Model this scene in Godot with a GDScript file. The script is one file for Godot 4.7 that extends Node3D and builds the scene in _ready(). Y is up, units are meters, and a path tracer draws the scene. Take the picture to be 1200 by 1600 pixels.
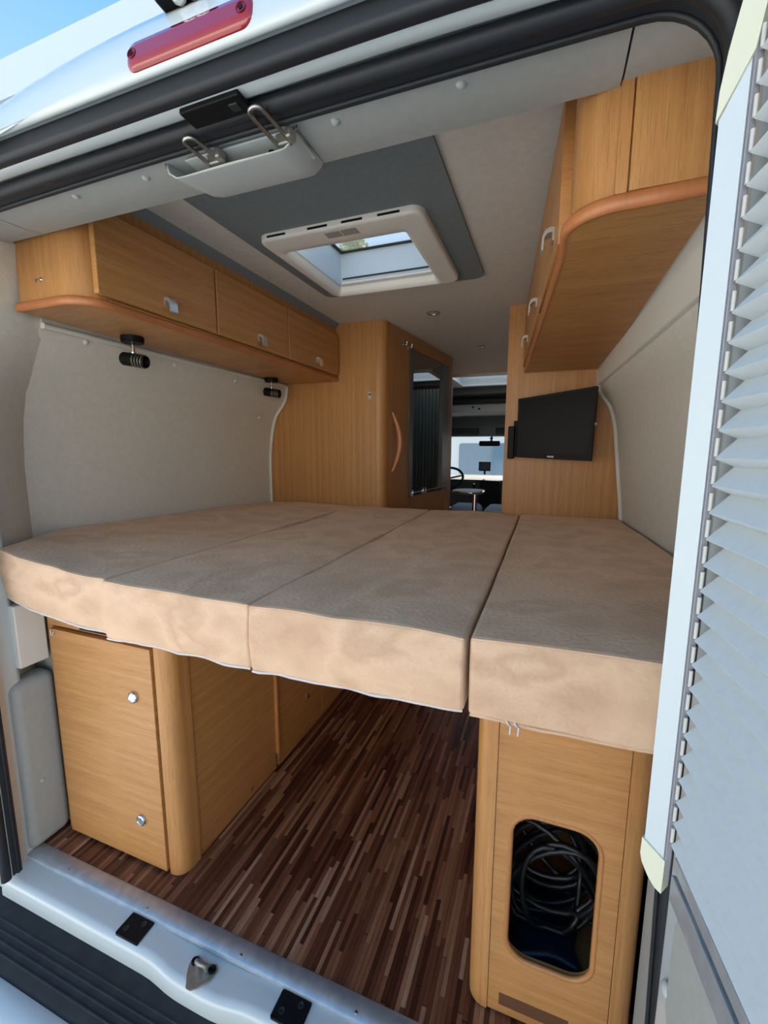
extends Node3D
# Rear of a camper van seen through its open back: camera, light and exposure first, then the shell, then the furniture, small things last.

var off := {}            # thing node -> its base, so that parts can be written in world coordinates
var names := {}
var M := {}
var rng := RandomNumberGenerator.new()

# ---------------------------------------------------------------- naming
func numbered(called: String) -> String:
	if not names.has(called):
		names[called] = 0
		return called
	names[called] += 1
	return "%s_%03d" % [called, names[called]]

func tag(o, label: String, category: String, group := "", kind := ""):
	if label: o.set_meta("label", label)
	if category: o.set_meta("category", category)
	if group: o.set_meta("group", group)
	if kind: o.set_meta("kind", kind)
	return o

func thing(called: String, label: String, category: String, base: Vector3, group := "") -> Node3D:
	var o := Node3D.new()
	o.name = numbered(called)
	add_child(o)
	o.position = base
	off[o] = base
	return tag(o, label, category, group)

func setting(called: String, label := "") -> Node3D:
	var o := Node3D.new()
	o.name = numbered(called)
	add_child(o)
	off[o] = Vector3.ZERO
	o.set_meta("kind", "structure")
	if label: o.set_meta("label", label)
	return o

func part(called: String, st: SurfaceTool, m: Material, parent: Node, label := "") -> MeshInstance3D:
	var o := MeshInstance3D.new()
	o.name = called
	st.set_material(m)
	o.mesh = st.commit()
	parent.add_child(o, true)
	if off.has(parent): o.position = -off[parent]
	if label: o.set_meta("label", label)
	return o

func solid(called: String, st: SurfaceTool, m: Material, label: String, category: String, group := "") -> MeshInstance3D:
	var o := part(numbered(called), st, m, self)
	return tag(o, label, category, group)

func struct(called: String, st: SurfaceTool, m: Material, label := "") -> MeshInstance3D:
	var o := part(numbered(called), st, m, self)
	o.set_meta("kind", "structure")
	if label: o.set_meta("label", label)
	return o

# ---------------------------------------------------------------- shapes (every face gets explicit normals)
func mb() -> SurfaceTool:
	var st := SurfaceTool.new()
	st.begin(Mesh.PRIMITIVE_TRIANGLES)
	return st

func tri(st: SurfaceTool, a: Vector3, b: Vector3, c: Vector3, na: Vector3, nb: Vector3, nc: Vector3):
	var g := (c - a).cross(b - a)
	if g.length_squared() < 1e-18: return
	if g.dot(na + nb + nc) < 0.0:
		var t := b; b = c; c = t
		t = nb; nb = nc; nc = t
	st.set_normal(na); st.add_vertex(a)
	st.set_normal(nb); st.add_vertex(b)
	st.set_normal(nc); st.add_vertex(c)

func quad(st, a, b, c, d, n: Vector3):
	tri(st, a, b, c, n, n, n); tri(st, a, c, d, n, n, n)

# rounded box between two corners; deform: Callable(Vector3) -> Vector3 (normals then come from the grid)
func rbox(st: SurfaceTool, lo: Vector3, hi: Vector3, r := 0.003, n := 1, div := Vector3i(1, 1, 1), deform = null):
	var c := (lo + hi) / 2.0
	var h := (hi - lo) / 2.0
	r = minf(r, 0.98 * minf(h.x, minf(h.y, h.z)))
	var ax := []
	for k in 3:
		var t := []
		for i in n: t.append(-h[k] + r * (1.0 - tan(PI / 4 * (1.0 - float(i) / n))))
		for i in div[k] + 1: t.append(-h[k] + r + (2.0 * h[k] - 2.0 * r) * i / div[k])
		for i in n: t.append(h[k] - r + r * tan(PI / 4 * float(i + 1) / n))
		ax.append(t)
	for k in 3:
		var u := (k + 1) % 3
		var v := (k + 2) % 3
		for s in [-1.0, 1.0]:
			var P := []
			var N := []
			for i in ax[u].size():
				var row := []
				var nrow := []
				for j in ax[v].size():
					var p := Vector3()
					p[k] = s * h[k]; p[u] = ax[u][i]; p[v] = ax[v][j]
					var q := p.clamp(-h + Vector3.ONE * r, h - Vector3.ONE * r)
					var d := (p - q).normalized()
					var w: Vector3 = c + q + d * r
					if deform != null: w = deform.call(w)
					row.append(w); nrow.append(d)
				P.append(row); N.append(nrow)
			if deform != null:
				for i in P.size():
					for j in P[0].size():
						var a: Vector3 = P[mini(i + 1, P.size() - 1)][j] - P[maxi(i - 1, 0)][j]
						var b: Vector3 = P[i][mini(j + 1, P[0].size() - 1)] - P[i][maxi(j - 1, 0)]
						var g := a.cross(b).normalized()
						if g.dot(N[i][j]) < 0.0: g = -g
						if i > 0 and j > 0 and i < P.size() - 1 and j < P[0].size() - 1 and g.length() > 0.5: N[i][j] = g
			for i in P.size() - 1:
				for j in P[0].size() - 1:
					tri(st, P[i][j], P[i + 1][j], P[i + 1][j + 1], N[i][j], N[i + 1][j], N[i + 1][j + 1])
					tri(st, P[i][j], P[i + 1][j + 1], P[i][j + 1], N[i][j], N[i + 1][j + 1], N[i][j + 1])

func box(lo: Vector3, hi: Vector3, r := 0.003) -> SurfaceTool:
	var st := mb()
	rbox(st, lo, hi, r)
	return st

# grid of points with smooth normals; flip turns the normals round
func grid(st: SurfaceTool, P: Array, close_i := false, close_j := false, flip := false):
	var ni := P.size()
	var nj: int = P[0].size()
	var N := []
	for i in ni:
		var row := []
		for j in nj:
			var i1 := (i + 1) % ni if close_i else mini(i + 1, ni - 1)
			var i0 := (i + ni - 1) % ni if close_i else maxi(i - 1, 0)
			var j1 := (j + 1) % nj if close_j else mini(j + 1, nj - 1)
			var j0 := (j + nj - 1) % nj if close_j else maxi(j - 1, 0)
			var g: Vector3 = (P[i1][j] - P[i0][j]).cross(P[i][j1] - P[i][j0])
			g = g.normalized()
			row.append(-g if flip else g)
		N.append(row)
	for i in (ni if close_i else ni - 1):
		for j in (nj if close_j else nj - 1):
			var a := (i + 1) % ni
			var b := (j + 1) % nj
			tri(st, P[i][j], P[a][j], P[a][b], N[i][j], N[a][j], N[a][b])
			tri(st, P[i][j], P[a][b], P[i][b], N[i][j], N[a][b], N[i][b])

func cap(st: SurfaceTool, ring: Array, n: Vector3):
	var c := Vector3()
	for p in ring: c += p / ring.size()
	for i in ring.size():
		tri(st, c, ring[i], ring[(i + 1) % ring.size()], n, n, n)

func tube(st: SurfaceTool, path: Array, r: float, n := 8, closed := false):
	var P := []
	var up := Vector3.UP
	var m := path.size()
	for i in m:
		var t: Vector3
		if closed: t = path[(i + 1) % m] - path[(i + m - 1) % m]
		else: t = path[mini(i + 1, m - 1)] - path[maxi(i - 1, 0)]
		t = t.normalized()
		if i == 0 and absf(t.dot(up)) > 0.9: up = Vector3.RIGHT
		var side := t.cross(up).normalized()
		up = side.cross(t).normalized()
		var ring := []
		for k in n:
			var a := TAU * k / n
			ring.append(path[i] + (side * cos(a) + up * sin(a)) * r)
		P.append(ring)
	grid(st, P, closed, true, tube_flip(P, path))
	if not closed:
		cap(st, P[0], (path[0] - path[1]).normalized())
		cap(st, P[m - 1], (path[m - 1] - path[m - 2]).normalized())

func tube_flip(P: Array, path: Array) -> bool:
	var g: Vector3 = (P[1][0] - P[0][0]).cross(P[0][1] - P[0][P[0].size() - 1])
	return g.dot(P[0][0] - path[0]) < 0.0

# profile (Array of Vector2, closed) swept along a path lying across the axis "up"
func sweep(st: SurfaceTool, path: Array, prof: Array, up: Vector3, closed := false):
	var m := path.size()
	var P := []
	for i in m:
		var t: Vector3
		if closed: t = path[(i + 1) % m] - path[(i + m - 1) % m]
		else: t = path[mini(i + 1, m - 1)] - path[maxi(i - 1, 0)]
		t = (t - up * t.dot(up)).normalized()
		var side := t.cross(up)
		var ring := []
		for q in prof: ring.append(path[i] + side * q.x + up * q.y)
		P.append(ring)
	var mid := Vector3()
	for p in P[0]: mid += p / P[0].size()
	var g: Vector3 = (P[1][0] - P[0][0]).cross(P[0][1] - P[0][P[0].size() - 1])
	grid(st, P, closed, true, g.dot(P[0][0] - mid) < 0.0)
	if not closed:
		cap(st, P[0], (path[0] - path[1]).normalized())
		cap(st, P[m - 1], (path[m - 1] - path[m - 2]).normalized())

# outline given in (ex, ey) around o, pushed along depth; corners sharper than 40 degrees stay sharp
func prism(st: SurfaceTool, poly: Array, o: Vector3, ex: Vector3, ey: Vector3, depth: Vector3):
	var pts := PackedVector2Array(poly)
	var idx := Geometry2D.triangulate_polygon(pts)
	var n := depth.normalized()
	var W := []
	for p in poly: W.append(o + ex * p.x + ey * p.y)
	for i in range(0, idx.size(), 3):
		var a: Vector3 = W[idx[i]]; var b: Vector3 = W[idx[i + 1]]; var c: Vector3 = W[idx[i + 2]]
		tri(st, a, b, c, -n, -n, -n)
		tri(st, a + depth, b + depth, c + depth, n, n, n)
	rim(st, poly, W, depth, ex, ey, Geometry2D.is_polygon_clockwise(pts))

func rim(st, poly: Array, W: Array, depth: Vector3, ex: Vector3, ey: Vector3, outward: bool):
	var m := poly.size()
	var E := []
	for i in m:
		var d: Vector2 = poly[(i + 1) % m] - poly[i]
		var q := Vector2(-d.y, d.x).normalized()
		if not outward: q = -q
		E.append(ex * q.x + ey * q.y)
	for i in m:
		var j := (i + 1) % m
		var na: Vector3 = E[i]
		var nb: Vector3 = E[i]
		if E[i].dot(E[(i + m - 1) % m]) > 0.75: na = (E[i] + E[(i + m - 1) % m]).normalized()
		if E[i].dot(E[j]) > 0.75: nb = (E[i] + E[j]).normalized()
		tri(st, W[i], W[j], W[j] + depth, na, nb, nb)
		tri(st, W[i], W[j] + depth, W[i] + depth, na, nb, na)

# plate with a hole: two outlines with as many points each
func ring_plate(st, outer: Array, inner: Array, o: Vector3, ex: Vector3, ey: Vector3, depth: Vector3):
	var n := depth.normalized()
	var A := []
	var B := []
	for p in outer: A.append(o + ex * p.x + ey * p.y)
	for p in inner: B.append(o + ex * p.x + ey * p.y)
	var m := A.size()
	for i in m:
		var j := (i + 1) % m
		quad(st, A[i], A[j], B[j], B[i], -n)
		quad(st, A[i] + depth, A[j] + depth, B[j] + depth, B[i] + depth, n)
	rim(st, outer, A, depth, ex, ey, Geometry2D.is_polygon_clockwise(PackedVector2Array(outer)))
	rim(st, inner, B, depth, ex, ey, not Geometry2D.is_polygon_clockwise(PackedVector2Array(inner)))

func rrect(x0: float, y0: float, x1: float, y1: float, r: float, n := 5) -> Array:
	var out := []
	for k in 4:
		var c: Vector2 = [Vector2(x1 - r, y1 - r), Vector2(x0 + r, y1 - r), Vector2(x0 + r, y0 + r), Vector2(x1 - r, y0 + r)][k]
		for i in n + 1:
			var a := PI / 2 * (k + float(i) / n)
			out.append(c + Vector2(cos(a), sin(a)) * r)
	return out

# outline turned round an axis: profile of (radius, height)
func lathe(st: SurfaceTool, o: Vector3, axis: Vector3, prof: Array, n := 16):
	axis = axis.normalized()
	var u := axis.cross(Vector3.UP if absf(axis.y) < 0.9 else Vector3.RIGHT).normalized()
	var v := axis.cross(u)
	for i in prof.size() - 1:
		var a: Vector2 = prof[i]
		var b: Vector2 = prof[i + 1]
		var d := (b - a).normalized()
		for k in n:
			var e0 := u * cos(TAU * k / n) + v * sin(TAU * k / n)
			var e1 := u * cos(TAU * (k + 1) / n) + v * sin(TAU * (k + 1) / n)
			var n0 := (e0 * d.y - axis * d.x).normalized()
			var n1 := (e1 * d.y - axis * d.x).normalized()
			var p00 := o + e0 * a.x + axis * a.y
			var p01 := o + e1 * a.x + axis * a.y
			var p10 := o + e0 * b.x + axis * b.y
			var p11 := o + e1 * b.x + axis * b.y
			tri(st, p00, p01, p11, n0, n1, n1)
			tri(st, p00, p11, p10, n0, n1, n0)

func dome(st, o: Vector3, axis: Vector3, r: float, h: float, n := 12):
	var prof := []
	for i in 5:
		var a := PI / 2 * i / 4
		prof.append(Vector2(r * cos(a) + (0.00001 if i == 4 else 0.0), h * sin(a)))
	lathe(st, o, axis, prof, n)

# ---------------------------------------------------------------- materials
func mat(c: Color, rough := 0.6, metal := 0.0) -> StandardMaterial3D:
	var m := StandardMaterial3D.new()
	m.albedo_color = c
	m.roughness = rough
	m.metallic = metal
	return m

func rgb(r: int, g: int, b: int) -> Color:
	return Color8(r, g, b)

func noise(freq: float, sd: int, oct := 4) -> FastNoiseLite:
	var n := FastNoiseLite.new()
	n.noise_type = FastNoiseLite.TYPE_SIMPLEX
	n.frequency = freq
	n.seed = sd
	n.fractal_octaves = oct
	return n

# streaks along the picture's v axis, between two colours
func grain(size: int, sd: int, a: Color, b: Color, pores: float) -> Image:
	var wide: Image = noise(0.02, sd, 3).get_seamless_image(size, 24)
	wide.resize(size, size, Image.INTERPOLATE_CUBIC)
	var fine: Image = noise(0.18, sd + 5, 3).get_seamless_image(size, 40)
	fine.resize(size, size, Image.INTERPOLATE_CUBIC)
	var im := Image.create(size, size, false, Image.FORMAT_RGB8)
	for y in size:
		for x in size:
			var t := 0.55 * wide.get_pixel(x, y).r + 0.45 * fine.get_pixel(x, y).r
			var c := a.lerp(b, clampf((t - 0.5) * 1.5 + 0.5, 0, 1))
			if fine.get_pixel(x, y).r < 0.34: c = c.darkened(pores)
			im.set_pixel(x, y, c)
	return im

func blotches(size: int, sd: int, stops: Array, freq: float, oct: int, warp := 0.0) -> Image:
	var n := noise(freq, sd, oct)
	if warp > 0.0:
		n.domain_warp_enabled = true
		n.domain_warp_amplitude = warp
		n.domain_warp_frequency = freq
	var g: Image = n.get_seamless_image(size, size)
	var im := Image.create(size, size, false, Image.FORMAT_RGB8)
	for y in size:
		for x in size:
			var t := g.get_pixel(x, y).r * (stops.size() - 1)
			var k := mini(int(t), stops.size() - 2)
			im.set_pixel(x, y, stops[k].lerp(stops[k + 1], t - k))
	return im

func tri_tex(m: StandardMaterial3D, im: Image, scale: Vector3, world := true) -> StandardMaterial3D:
	m.albedo_texture = ImageTexture.create_from_image(im)
	m.albedo_color = Color.WHITE
	m.uv1_triplanar = true
	m.uv1_world_triplanar = world
	m.uv1_triplanar_sharpness = 8.0
	m.uv1_scale = scale
	return m

func bump(m: StandardMaterial3D, freq: float, sd: int, strength: float, scale := Vector3.ONE):
	var t := NoiseTexture2D.new()
	t.width = 256; t.height = 256
	t.seamless = true
	t.as_normal_map = true
	t.bump_strength = 4.0
	t.noise = noise(freq, sd, 3)
	m.normal_enabled = true
	m.normal_texture = t
	m.normal_scale = strength
	if not m.uv1_triplanar:
		m.uv1_triplanar = true
		m.uv1_world_triplanar = true
		m.uv1_scale = scale

func make_materials():
	var oak := grain(512, 11, rgb(199, 146, 89), rgb(178, 122, 69), 0.12)
	var oak_across: Image = oak.duplicate()
	oak_across.rotate_90(CLOCKWISE)
	M.oak = tri_tex(mat(Color.WHITE, 0.42), oak, Vector3(4, 0.9, 4))
	M.oak_across = tri_tex(mat(Color.WHITE, 0.42), oak_across, Vector3(0.9, 4, 0.9))
	M.oak_edge = tri_tex(mat(Color.WHITE, 0.38), grain(128, 17, rgb(192, 134, 80), rgb(174, 115, 64), 0.06), Vector3(3, 3, 1))
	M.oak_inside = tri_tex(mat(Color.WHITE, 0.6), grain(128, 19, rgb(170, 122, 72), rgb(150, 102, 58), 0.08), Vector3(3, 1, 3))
	M.handle_wood = tri_tex(mat(Color.WHITE, 0.35), grain(128, 23, rgb(192, 124, 76), rgb(176, 108, 64), 0.05), Vector3(3, 1, 3))
	var cloth := blotches(512, 31, [rgb(226, 216, 208), rgb(242, 236, 231), rgb(255, 252, 249), rgb(232, 224, 217), rgb(255, 255, 255)], 0.006, 4, 40.0)
	M.suede = tri_tex(mat(Color.WHITE, 0.85), cloth, Vector3(0.9, 1.4, 0.9))
	M.suede.albedo_color = rgb(224, 190, 160)
	M.suede.rim_enabled = true; M.suede.rim = 1.0; M.suede.rim_tint = 1.0
	bump(M.suede, 0.35, 3, 0.10)
	M.piping = mat(rgb(206, 200, 198), 0.6)
	M.wall = tri_tex(mat(Color.WHITE, 0.8), blotches(256, 41, [rgb(212, 207, 196), rgb(220, 215, 205)], 0.05, 4), Vector3(2, 2, 2))
	bump(M.wall, 0.35, 7, 0.10)
	M.wall_trim = mat(rgb(222, 219, 210), 0.5)
	M.ceiling = tri_tex(mat(Color.WHITE, 0.85), blotches(256, 43, [rgb(206, 200, 190), rgb(214, 209, 200)], 0.05, 4), Vector3(2, 2, 2))
	bump(M.ceiling, 0.35, 9, 0.10)
	M.grey_panel = tri_tex(mat(Color.WHITE, 0.7), blotches(128, 47, [rgb(112, 120, 124), rgb(120, 128, 132)], 0.1, 4), Vector3(3, 3, 3))
	M.grey_strip = mat(rgb(122, 130, 136), 0.6)
	M.grey_plastic = tri_tex(mat(Color.WHITE, 0.55), blotches(128, 53, [rgb(164, 166, 162), rgb(171, 173, 169)], 0.1, 4), Vector3(3, 3, 3))
	M.grey_plastic_light = mat(rgb(186, 190, 188), 0.5)
	M.cream_plastic = mat(rgb(226, 221, 212), 0.45)
	M.old_cream = mat(rgb(222, 220, 196), 0.5)
	M.paint = mat(rgb(200, 208, 209), 0.3)
	M.paint.clearcoat_enabled = true; M.paint.clearcoat = 0.5; M.paint.clearcoat_roughness = 0.05
	M.rubber = mat(rgb(30, 33, 38), 0.55)
	M.black_plastic = mat(rgb(17, 18, 20), 0.55)
	M.black_plastic.metallic_specular = 0.3
	M.black_gloss = mat(rgb(8, 8, 9), 0.3)
	M.black_gloss.metallic_specular = 0.2
	M.step_black = tri_tex(mat(Color.WHITE, 0.7), blotches(256, 59, [rgb(24, 25, 27), rgb(32, 33, 35), rgb(46, 47, 48)], 0.03, 5), Vector3(2, 2, 2))
	M.chrome = mat(rgb(205, 207, 208), 0.15, 1.0)
	M.satin = mat(rgb(214, 215, 216), 0.3, 0.75)
	M.steel = mat(rgb(176, 176, 170), 0.35, 1.0)
	M.zinc = tri_tex(mat(Color.WHITE, 0.4, 0.6), blotches(128, 61, [rgb(168, 166, 156), rgb(150, 148, 140)], 0.05, 4), Vector3(8, 8, 8))
	M.aluminium = tri_tex(mat(Color.WHITE, 0.38, 0.5), blotches(256, 67, [rgb(196, 200, 204), rgb(176, 182, 188), rgb(206, 210, 212)], 0.02, 5), Vector3(2, 2, 2))
	M.red = mat(Color(0.62, 0.03, 0.06, 0.35), 0.08)
	M.red.transparency = BaseMaterial3D.TRANSPARENCY_DISABLED
	M.red.albedo_color = Color(0.58, 0.04, 0.08)
	M.red.clearcoat_enabled = true; M.red.clearcoat = 1.0; M.red.clearcoat_roughness = 0.03
	M.red_deep = mat(Color(0.45, 0.03, 0.06), 0.2)
	M.clear = mat(Color(0.93, 0.96, 0.98, 0.08), 0.02)
	M.clear.transparency = BaseMaterial3D.TRANSPARENCY_ALPHA
	M.white_gloss = mat(rgb(206, 214, 217), 0.35)
	M.blind = tri_tex(mat(Color.WHITE, 0.75), blotches(256, 71, [rgb(196, 205, 209), rgb(205, 213, 216), rgb(200, 208, 210)], 0.06, 5), Vector3(3, 3, 3))
	M.blind.backlight_enabled = true; M.blind.backlight = Color(0.25, 0.27, 0.28)
	M.cord = mat(rgb(206, 205, 196), 0.6)
	M.cable = mat(rgb(17, 18, 21), 0.45)
	M.bag = mat(rgb(24, 27, 44), 0.35)
	M.tambour = mat(rgb(92, 102, 98), 0.35)
	M.frame_grey = mat(rgb(120, 124, 126), 0.4, 0.6)
	M.seat_cloth = mat(rgb(168, 160, 146), 0.85)
	M.dash = mat(rgb(52, 55, 60), 0.7)
	M.concrete = tri_tex(mat(Color.WHITE, 0.9), blotches(256, 73, [rgb(186, 184, 178), rgb(196, 194, 188), rgb(203, 201, 195)], 0.03, 5), Vector3(0.4, 0.4, 0.4))
	M.render = tri_tex(mat(Color.WHITE, 0.9), blotches(128, 79, [rgb(218, 217, 213), rgb(228, 227, 223)], 0.05, 4), Vector3(0.5, 0.5, 0.5))
	M.bark = mat(rgb(120, 108, 92), 0.9)
	M.leaf = mat(rgb(168, 172, 104), 0.7)
	M.window_blue = mat(rgb(70, 110, 135), 0.1)
	M.floor_base = mat(rgb(46, 28, 20), 0.6)
	var strip := grain(256, 83, Color(1, 1, 1), Color(0.78, 0.76, 0.74), 0.18)
	var strip_tex := ImageTexture.create_from_image(strip)
	M.strips = []
	for c in [rgb(84, 43, 28), rgb(104, 57, 39), rgb(123, 71, 49), rgb(142, 86, 60), rgb(163, 105, 75), rgb(188, 132, 98), rgb(207, 157, 123)]:
		var m := mat(c, 0.38)
		m.albedo_texture = strip_tex
		m.uv1_triplanar = true; m.uv1_world_triplanar = true; m.uv1_scale = Vector3(12, 12, 1.7)
		M.strips.append(m)

# ---------------------------------------------------------------- the shell
# half widths of the side walls by height, at the back (z = -0.1) and at the bulkhead (z = -1.5)
const YS := [-0.05, 0.7, 0.9, 1.15, 1.3, 1.38, 1.45, 1.5, 1.55, 1.7, 1.9]
const LEFT_NEAR := [-1.036, -1.036, -1.036, -1.034, -1.01, -0.98, -0.93, -0.89, -0.86, -0.845, -0.84]
const LEFT_FAR := [-1.036, -1.036, -1.036, -1.034, -1.012, -0.984, -0.93, -0.912, -0.908, -0.905, -0.905]
const RIGHT_NEAR := [0.90, 0.93, 0.93, 0.90, 0.87, 0.84, 0.78, 0.75, 0.735, 0.73, 0.73]
const RIGHT_FAR := [0.83, 0.83, 0.825, 0.795, 0.775, 0.75, 0.705, 0.698, 0.696, 0.694, 0.694]

func side_wall(near: Array, far: Array, z0: float, out_dir: float) -> SurfaceTool:
	var st := mb()
	var zs := [z0, -0.5, -0.9, -1.2, -1.5, -3.6]
	var curve_n := PackedVector2Array()
	var P := []
	var fine := []
	for k in YS.size() - 1:
		for i in 4: fine.append(k + i / 4.0)
	fine.append(YS.size() - 1.0)
	for z in zs:
		var t := clampf((-0.1 - z) / 1.4, 0.0, 1.0)
		var row := []
		for f in fine:
			var k: int = mini(int(f), YS.size() - 2)
			var u: float = f - k
			var a: float = lerpf(cub(near, k, u), cub(far, k, u), t)
			row.append(Vector3(a, lerpf(YS[k], YS[k + 1], u), z))
		P.append(row)
	grid(st, P, false, false, out_dir > 0.0)
	# outer skin, so that the wall has thickness
	var Q := []
	for row in P:
		var r2 := []
		for p in row: r2.append(Vector3(p.x + out_dir * 0.06, p.y, p.z))
		Q.append(r2)
	grid(st, Q, false, false, out_dir < 0.0)
	for i in P[0].size() - 1:
		quad(st, P[0][i], P[0][i + 1], Q[0][i + 1], Q[0][i], Vector3(0, 0, 1))
	return st

func cub(a: Array, k: int, u: float) -> float:
	var p0: float = a[maxi(k - 1, 0)]
	var p1: float = a[k]
	var p2: float = a[k + 1]
	var p3: float = a[mini(k + 2, a.size() - 1)]
	return cubic_interpolate(p1, p2, p0, p3, u) if absf(p2 - p1) > 0.0 else p1

func wall_x(near: Array, far: Array, y: float, z: float) -> float:
	var k := 0
	while k < YS.size() - 2 and YS[k + 1] < y: k += 1
	var u: float = clampf((y - YS[k]) / (YS[k + 1] - YS[k]), 0.0, 1.0)
	return lerpf(cub(near, k, u), cub(far, k, u), clampf((-0.1 - z) / 1.4, 0.0, 1.0))

func build_floor():
	var fl := setting("floor", "dark walnut strip floor of the van")
	part("subfloor", box(Vector3(-0.97, -0.06, -4.9), Vector3(0.93, -0.004, -0.034), 0.002), M.floor_base, fl)
	rng.seed = 77
	var w := 0.0108
	var all := []
	for i in int(1.86 / w):
		var x := -0.945 + i * w
		var z := -0.036 + rng.randf() * 0.12
		while z > -1.75:
			var l: float = [0.09, 0.12, 0.16, 0.20, 0.25, 0.30][rng.randi() % 6]
			var z0 := maxf(z - l, -1.75)
			var z1 := minf(z, -0.036)
			var tone: int = [0, 0, 1, 1, 2, 2, 2, 3, 3, 3, 4, 4, 4, 5, 5, 6][rng.randi() % 16]
			var h := rng.randf() * 0.0004
			var seen: bool = (x > -0.42 and x < 0.46) or (z1 > -0.14 and x > -0.93)
			if z1 - z0 > 0.01 and seen: all.append([x, z0, z1, tone, h])
			z -= l
	# the 300 nearest strips are pieces of their own, those further in are joined
	all.sort_custom(func(a, b): return a[2] > b[2])
	var shapes := {}
	var rest := []
	for k in M.strips.size(): rest.append(null)
	for n in all.size():
		var s: Array = all[n]
		if n < 300:
			var key := int(round((s[2] - s[1]) * 200))
			if not shapes.has(key): shapes[key] = box(Vector3(-w / 2 + 0.0002, -0.004, -key / 400.0 + 0.0002), Vector3(w / 2 - 0.0002, 0, key / 400.0 - 0.0002), 0.0003).commit()
			var o := MeshInstance3D.new()
			o.name = "plank"
			o.mesh = shapes[key]
			o.material_override = M.strips[s[3]]
			fl.add_child(o, true)
			o.position = Vector3(s[0] + w / 2, s[4], s[2] - key / 400.0)
		else:
			if rest[s[3]] == null: rest[s[3]] = mb()
			rbox(rest[s[3]], Vector3(s[0] + 0.0002, -0.004, s[1] + 0.0002), Vector3(s[0] + w - 0.0002, s[4], s[2] - 0.0002), 0.0003)
	for k in rest.size():
		if rest[k] != null:
			var o := part("planks", rest[k], M.strips[k], fl)
			o.set_meta("kind", "stuff")
	return fl

func slab_with_holes(st: SurfaceTool, x0: float, x1: float, z0: float, z1: float, y0: float, y1: float, holes: Array):
	# cut the rectangle into cells along all hole edges and leave out the cells inside holes
	var xs := [x0, x1]
	var zs := [z0, z1]
	for h in holes:
		xs.append(h[0]); xs.append(h[1]); zs.append(h[2]); zs.append(h[3])
	xs.sort(); zs.sort()
	var inside := func(x, z):
		for h in holes:
			if x > h[0] and x < h[1] and z > h[2] and z < h[3]: return true
		return x < x0 or x > x1 or z < z0 or z > z1
	for i in xs.size() - 1:
		for j in zs.size() - 1:
			var a: float = xs[i]; var b: float = xs[i + 1]; var c: float = zs[j]; var d: float = zs[j + 1]
			if b - a < 1e-5 or d - c < 1e-5: continue
			var cx := (a + b) / 2; var cz := (c + d) / 2
			if inside.call(cx, cz): continue
			quad(st, Vector3(a, y0, c), Vector3(b, y0, c), Vector3(b, y0, d), Vector3(a, y0, d), Vector3.DOWN)
			quad(st, Vector3(a, y1, c), Vector3(b, y1, c), Vector3(b, y1, d), Vector3(a, y1, d), Vector3.UP)
			if inside.call(a - 1e-3, cz): quad(st, Vector3(a, y0, c), Vector3(a, y1, c), Vector3(a, y1, d), Vector3(a, y0, d), Vector3.LEFT)
			if inside.call(b + 1e-3, cz): quad(st, Vector3(b, y0, c), Vector3(b, y1, c), Vector3(b, y1, d), Vector3(b, y0, d), Vector3.RIGHT)
			if inside.call(cx, c - 1e-3): quad(st, Vector3(a, y0, c), Vector3(a, y1, c), Vector3(b, y1, c), Vector3(b, y0, c), Vector3(0, 0, -1))
			if inside.call(cx, d + 1e-3): quad(st, Vector3(a, y0, d), Vector3(a, y1, d), Vector3(b, y1, d), Vector3(b, y0, d), Vector3(0, 0, 1))

const VENT := [-0.33, 0.06, -1.03, -0.64]
const BATH_HATCH := [-0.78, -0.47, -3.45, -3.0]
const FRONT_HATCH := [-0.37, 0.4, -3.95, -3.35]

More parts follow.
